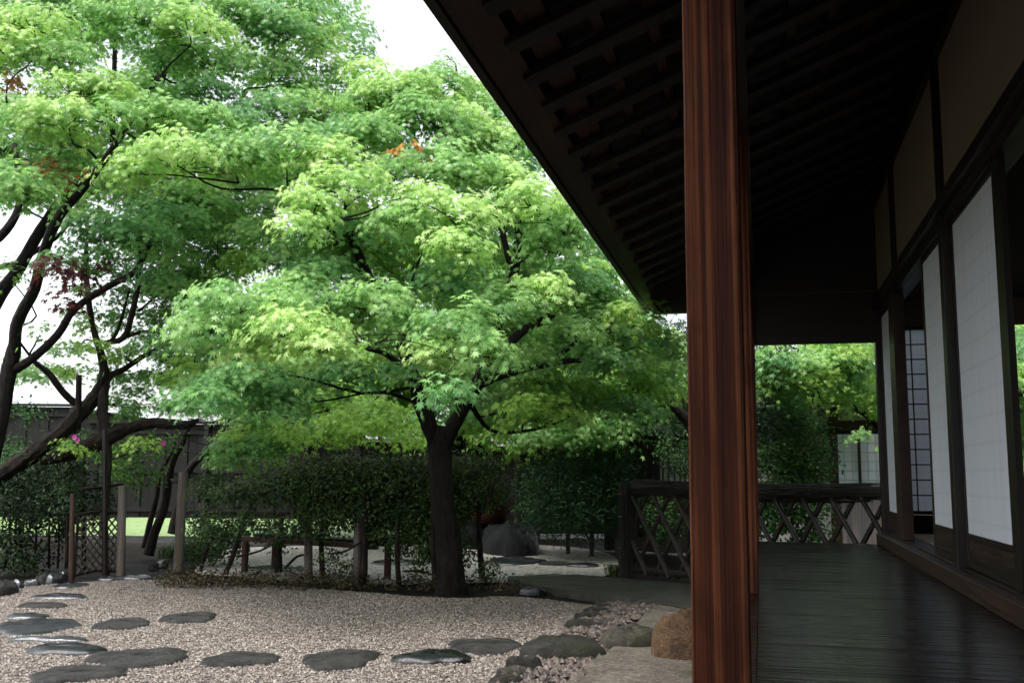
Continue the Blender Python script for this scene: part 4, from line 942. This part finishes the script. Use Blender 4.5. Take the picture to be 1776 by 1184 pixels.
# --- background maples
def bgtree(label, base_px, D, n, poly, D0, D1, cols, hw, hh, limbs, size=.085, dens=.8, avoid=(), leaf=STAR5, extra=(), name='maple_tree', tw=False):
    b2 = W(base_px, 900, D); b2[2] = 0
    t = Tree(name, label, b2, 'trees standing behind the hedge and fence')
    for l in limbs: t.limb(l, 8, .08)
    t.pads(list(extra)+fill(n, poly, D0, D1, hw, hh, cols, avoid), size, dens, br=True, tw=tw)
    t.done(leaf); return t
bgtree('yellow green maple with thin dark branches behind the hedge left of the main trunk', 640, 15.5, 26, [(390, 640), (500, 610), (700, 600), (730, 700), (720, 790), (600, 745), (430, 780), (400, 720)], 14, 17, (LIM, LIM, GRN), (45, 75), (20, 32),
    [[(648, 960, 16, .08), (645, 850, 16, .07), (640, 800, 16, .06), (620, 760, 16, .05), (580, 720, 16, .03), (540, 690, 16, .02)], [(645, 830, 16, .05), (675, 790, 16, .05), (660, 760, 16, .04), (655, 720, 16, .02)], [(660, 790, 16, .03), (690, 760, 16, .025), (700, 720, 16, .015)]], .08, .8, [(600, 770, 35, 22)])
bgtree('lime green maple spreading over the pale capped fence right of the main trunk', 1090, 15.5, 42, [(800, 640), (900, 600), (1020, 570), (1190, 560), (1190, 700), (1090, 740), (900, 765), (830, 740)], 13.5, 17, (LIM, GRN, LIM), (45, 80), (22, 36),
    [[(1105, 930, 15.5, .13), (1102, 830, 15.5, .12), (1098, 760, 15.5, .11), (1085, 735, 15.5, .07), (1050, 690, 15.4, .05), (980, 640, 15.4, .03)], [(1098, 765, 15.5, .08), (1125, 735, 15.4, .07), (1160, 700, 15.3, .05), (1190, 640, 15.3, .03)], [(1125, 735, 15.4, .04), (1090, 690, 15, .03), (1040, 680, 15, .02)]], .08, .8, extra=[(870, 745, 40, 16, 15.5, LIM), (915, 750, 40, 13, 15.5, GRN), (965, 752, 30, 12, 15.5, LIM), (1095, 690, 42, 24, 12.6, BLU), (1080, 720, 30, 14, 12.4, BLU)])
bgtree('green maple filling the gap between the pillars and the paper screens', 1560, 13.5, 34, [(1330, 590), (1530, 560), (1540, 715), (1480, 705), (1440, 690), (1350, 690), (1330, 640)], 11.5, 14.5, (BLU, GRN, LIM), (30, 60), (18, 30),
    [[(1580, 960, 13.4, .08), (1560, 800, 13.4, .07), (1515, 730, 13.2, .05), (1475, 700, 13, .035), (1440, 650, 13, .02)]], .07, .95, [(1412, 606, 18, 14)], extra=[(1490, 752, 20, 12, 11.5, GRN), (1370, 690, 40, 20, 12, BLU)], tw=True)
bgtree('green maple seen through the open room at the right edge', 1800, 15, 60, [(1700, 520), (1900, 520), (1900, 850), (1700, 850)], 12.5, 15, (GRN, BLU, LIM), (40, 60), (25, 40),
    [[(1800, 960, 15, .12), (1790, 800, 15, .10), (1770, 700, 15, .06), (1760, 620, 15, .03)]], .08, .8)
bgtree('tall leafy tree closing the view above the far fence', 780, 19, 60, [(330, 620), (560, 420), (760, 380), (1060, 480), (1190, 560), (1190, 730), (800, 750), (640, 730), (420, 700)], 17.5, 21, (GRN, BLU, LIM), (70, 120), (35, 60),
    [[(800, 900, 19.5, .16), (790, 700, 19.5, .13), (770, 560, 19.5, .09), (740, 450, 19.5, .05)]], .12, .8, [(600, 470, 45, 40)])
bgtree('bare twigged dark tree beside the near pillar', 1165, 13.3, 30, [(1110, 560), (1195, 545), (1330, 600), (1390, 620), (1360, 720), (1200, 770), (1120, 760), (1140, 660)], 12.5, 14, (DRK, DRK, GRN), (25, 40), (14, 24),
    [[(1240, 960, 13.2, .12), (1230, 820, 13.2, .10), (1200, 740, 13.2, .08), (1160, 690, 13.2, .05), (1130, 600, 13.2, .03)], [(1230, 820, 13.2, .08), (1290, 700, 13.2, .06), (1330, 650, 13.2, .04)], [(1290, 700, 13.2, .05), (1250, 600, 13.2, .04), (1200, 560, 13.2, .03)]], .05, .9, leaf=OVAL, name='dark_tree', tw=True)
# sparse tall twigs above the crown
t = Tree('sparse_tree', 'distant thin leafed tree top showing against the white sky by the eave', W(810, 900, 24)*[1, 1, 0], 'trees standing behind the hedge and fence')
t.limb([(815, 950, 24, .15), (812, 500, 24, .10), (800, 200, 24, .05), (790, 110, 24, .02)])
t.pads([(770, 90, 14, 10, 24, GRN), (790, 115, 18, 8, 24, GRN), (760, 105, 8, 10, 24, GRN), (800, 140, 24, 14, 24, GRN), (780, 160, 24, 14, 24, GRN)], .08, .35)
t.done(STAR5)

# ------------------------------------------------------------------ shrubs
def bush(name, label, cells, D0, D1, size, cols, dens, tmpl=OVAL, leaf='leafg', cat='shrub', stems=(), basepx=None, topcols=None, group=None, upb=.6):
    """foliage filling ellipses (px,py,hw,hh) between two distances"""
    b2 = W(basepx or cells[0][0], 900, (D0+D1)/2); b2[2] = 0
    t = thing(name, label, cat, b2, group); L = Leaves()
    for cx, cy, hw, hh in cells:
        Dm = (D0+D1)/2; k = Dm/F; dd_ = (D1-D0)/2; area = hw*hh*k*k*4
        n = int(area*dens*4); m_ = max(3, n//10)
        u = rng.normal(0, 1, (m_, 3)); u /= np.linalg.norm(u, axis=1)[:, None]; r_ = U(.15, 1, m_)**(1/2.2)
        q = u*r_[:, None]; c = W(cx, cy, Dm); ctr = c+rt0*(q[:, 0:1]*hw*k)+FH*(q[:, 1:2]*dd_)+np.array([0, 0, 1.0])*(q[:, 2:3]*hh*k)
        ctr[:, 2] = np.maximum(ctr[:, 2], .04)
        idx = np.repeat(np.arange(m_), 10); N = len(idx); d_ = rng.normal(0, size*1.3, (N, 3))
        p = ctr[idx]+d_; p[:, 2] = np.maximum(p[:, 2], .02); out_ = u[idx]
        col = np.array(cols[0])*(1-(f := U(0, 1, m_)[idx][:, None]))+np.array(cols[1])*f
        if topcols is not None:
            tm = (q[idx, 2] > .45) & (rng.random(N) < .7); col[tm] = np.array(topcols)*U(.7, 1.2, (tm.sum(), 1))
        col = col*U(.7, 1.3, (N, 1))
        L.add(p, out_*.7+np.array([0, 0, upb])+FRONT*.25+rng.normal(0, .45, (N, 3)), out_*.4+rng.normal(0, .8, (N, 3)), size*U(.7, 1.35, N), col)
    L.build('foliage', tmpl, M[leaf], t)
    for s_ in stems:
        m = MB(); P = [W(x, y, D) for x, y, D, r_ in s_]; m.tube(P, [q[3] for q in s_], 7, .08, 3); m.build('stem', M['bark2'], t, smooth=True)
    return t
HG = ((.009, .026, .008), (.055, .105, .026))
hc = [(x, 840+U(-5, 5), 50, 42) for x in range(500, 880, 38)]+[(x, 888+U(-5, 5), 46, 32) for x in range(560, 790, 42)]+[(440, 850, 40, 26), (395, 862, 30, 18), (350, 850, 24, 14), (370, 915, 45, 24), (440, 905, 40, 20), (500, 915, 45, 18), (560, 920, 30, 14), (570, 965, 16, 12), (596, 985, 14, 14), (700, 925, 50, 22), (650, 925, 30, 14), (750, 930, 40, 30), (848, 990, 20, 16), (720, 995, 18, 10), (690, 950, 22, 14), (800, 960, 24, 22), (480, 940, 24, 8), (740, 960, 30, 20)]
# flat clipped top
hc += [(x, 808, 30, 13) for x in range(560, 870, 26)]
def stemline(x0, y0, x1, y1, D, r_): return [(x0, y0, D, r_), ((x0+x1)/2+U(-4, 4), (y0+y1)/2, D, r_*.9), (x1, y1, D, r_*.7)]
hs_ = [stemline(348, 990, 372, 915, 12.1, .025), [(390, 997, 12, .03), (405, 960, 12, .03), (425, 900, 12, .025), (440, 860, 12, .015)], stemline(484, 992, 490, 890, 11.9, .04), stemline(560, 1006, 562, 870, 11.5, .032),
      stemline(692, 1018, 690, 900, 10.9, .035), [(495, 985, 11.9, .018), (515, 965, 11.9, .015), (540, 960, 11.9, .01)], stemline(630, 1016, 632, 850, 11, .045), [(412, 965, 12, .015), (450, 955, 12, .013), (480, 940, 12, .01)],
      stemline(757, 1030, 752, 860, 10.7, .045), stemline(836, 1002, 830, 860, 11.3, .038), [(700, 990, 11, .012), (730, 990, 11, .010), (760, 1000, 11, .007)], [(640, 930, 11, .015), (600, 955, 11, .012), (570, 960, 11, .008)]]
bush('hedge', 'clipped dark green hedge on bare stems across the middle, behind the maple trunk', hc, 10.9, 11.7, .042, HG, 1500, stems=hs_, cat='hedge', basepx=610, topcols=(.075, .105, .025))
# low brown leaved ground cover
bush('ground_cover', 'low brownish leafy planting along the foot of the hedge', [(x, 1002+(x-300)*.018+U(-5, 5), U(22, 36), U(10, 20)) for x in range(290, 620, 22)]+[(x, 1022+U(-3, 3), 30, 6) for x in range(620, 900, 30)], 10.3, 11.3, .034,
     ((.016, .026, .010), (.070, .042, .022)), 1100, cat='ground cover', basepx=450, leaf='leafg')['kind'] = 'stuff'
bush('round_shrub', 'large rounded dark shrub beside the grey gate and the bundled railing post', [(1000, 840, 75, 62), (940, 835, 42, 50), (1060, 850, 55, 75), (1010, 790, 50, 30), (1000, 885, 90, 45), (930, 880, 30, 30), (1060, 800, 40, 50)], 13.5, 16.2, .075, ((.010, .034, .012), (.025, .075, .020)), 700, LONG)
bush('leafy_shrub', 'dense glossy shrub standing behind the railing between pillar and pale screens', [(1400, 790, 36, 90), (1360, 760, 50, 70), (1380, 870, 46, 60), (1330, 850, 50, 90), (1405, 920, 24, 40), (1340, 700, 50, 60)], 12.2, 13.6, .06, ((.016, .055, .014), (.060, .150, .030)), 800)
bush('dark_conifer', 'dark fine leaved evergreen immediately right of the near pillar, above the railing', [(1330, 635, 60, 44), (1350, 600, 40, 20), (1305, 720, 45, 60)], 11.6, 12.6, .045, ((.010, .026, .012), (.030, .052, .026)), 900)
bush('pillar_shrub', 'small leaved shrub between the bundled railing post and the near pillar', [(1180, 800, 30, 22), (1160, 780, 26, 14), (1205, 850, 24, 40), (1150, 900, 40, 40), (1200, 760, 30, 20)], 13, 14, .045, ((.016, .05, .014), (.06, .13, .03)), 900)
bush('left_shrub', 'tall dark leafy shrub in front of the left fence under the gnarled tree', [(50, 850, 60, 45), (120, 850, 55, 45), (20, 900, 40, 50), (80, 900, 55, 40), (45, 960, 45, 30), (100, 808, 60, 26), (40, 815, 50, 24), (20, 845, 40, 28), (150, 880, 35, 40), (0, 950, 30, 40)], 11.2, 12.6, .055, ((.010, .026, .009), (.030, .062, .018)), 620,
     stems=[stemline(x, 985, x+U(-10, 10), 870, 11.8, .014) for x in (8, 28, 42, 60, 85, 100)]+[stemline(115, 985, 116, 890, 11.4, .022)])
bush('left_edge_bush', 'rounded mid green bush against the left edge before the tall dark fence', [(10, 790, 40, 30), (45, 800, 28, 20), (-20, 820, 50, 50), (40, 715, 24, 14)], 13, 14.5, .06, ((.018, .06, .016), (.05, .13, .03)), 900)
azl = bush('azalea_shrub', 'azalea with light green leaves and magenta blossoms behind the horizontal limb', [(130, 770, 28, 16), (235, 762, 30, 16), (275, 772, 34, 18), (180, 790, 60, 18), (230, 820, 50, 26)], 12.6, 14, .055, ((.03, .09, .02), (.14, .28, .05)), 600)
M['petal'] = plain('magenta petal', (.62, .10, .42), .5, 0, 30, .2, .3)
for px, py, D in ((130, 758, 12.4), (135, 763, 12.4), (284, 768, 12.6)):
    c = W(px, py, D); m = MB()
    for k in range(6):
        a_ = k*1.047; e = np.array([math.cos(a_), -.3, math.sin(a_)]); f_ = np.array([-math.sin(a_), 0, math.cos(a_)])
        m.add([c, c+e*.026+f_*.018, c+e*.042, c+e*.026-f_*.018], [(0, 1, 2, 3)])
    m.build('blossom', M['petal'], azl)
bush('left_court_bush', 'low dark bush left of the hedge near the tall pale post', [(385, 940, 50, 30), (350, 900, 26, 20), (345, 950, 28, 20)], 12.6, 13.6, .05, HG, 900)
# strap leaved tufts
def tuft(label, px, py, n, ln, cols, hwpx):
    b2 = G(px, py); L = Leaves(); D = b2@FH
    t = thing('grass_tuft', label, 'plant', b2, 'tufts of strap leaved grass'); V = []; Q = []; C = []
    for i in range(n):
        s0 = b2+rt0*rng.normal(0, hwpx*D/F*.5)+FH*rng.normal(0, .08); a_ = U(0, 6.28); o_ = np.array([math.cos(a_), math.sin(a_), 0]); l_ = ln*U(.6, 1.1); wv = np.array([-o_[1], o_[0], 0])*.007
        P = [s0, s0+o_*l_*.2+[0, 0, l_*.55], s0+o_*l_*.5+[0, 0, l_*.7], s0+o_*l_*.85+[0, 0, l_*.45]]
        k = len(V)
        for j, p in enumerate(P): ww = wv*(1, .9, .7, .1)[j]; V += [p-ww, p+ww]
        for j in range(3): Q.append((k+2*j, k+2*j+1, k+2*j+3, k+2*j+2))
        C += [np.array(cols[0])*(1-(f := U(0, 1)))+np.array(cols[1])*f]*3
    fast_mesh('blades', np.array(V), np.array(Q), M['leafg'], t, None, np.array(C))
tuft('arching grass tuft at the foot of the tall pale post', 330, 965, 220, .32, ((.03, .06, .02), (.10, .16, .05)), 22)
tuft('arching grass tuft left of the tall pale post', 296, 968, 120, .25, ((.03, .06, .02), (.08, .13, .04)), 16)
tuft('small grass tuft beside the bundled railing post', 1066, 998, 120, .2, ((.05, .07, .02), (.12, .14, .05)), 12)
# props under the old limb
for px, py0, py1, lb in ((182, 745, 1002, 'round timber prop standing under the twisted trunk of the gnarled tree'), (146, 790, 985, 'thin timber prop left of the gnarled trunk, above the lattice gate')):
    g0 = G(px, py1); D = g0@FH
    tagm(MB().tube([g0-[0, 0, .05], W(px, py0, D)], .032, 10, .02, 1).build('timber_prop', M['dark'], None, g0), lb, 'prop', 'props holding up the gnarled tree')
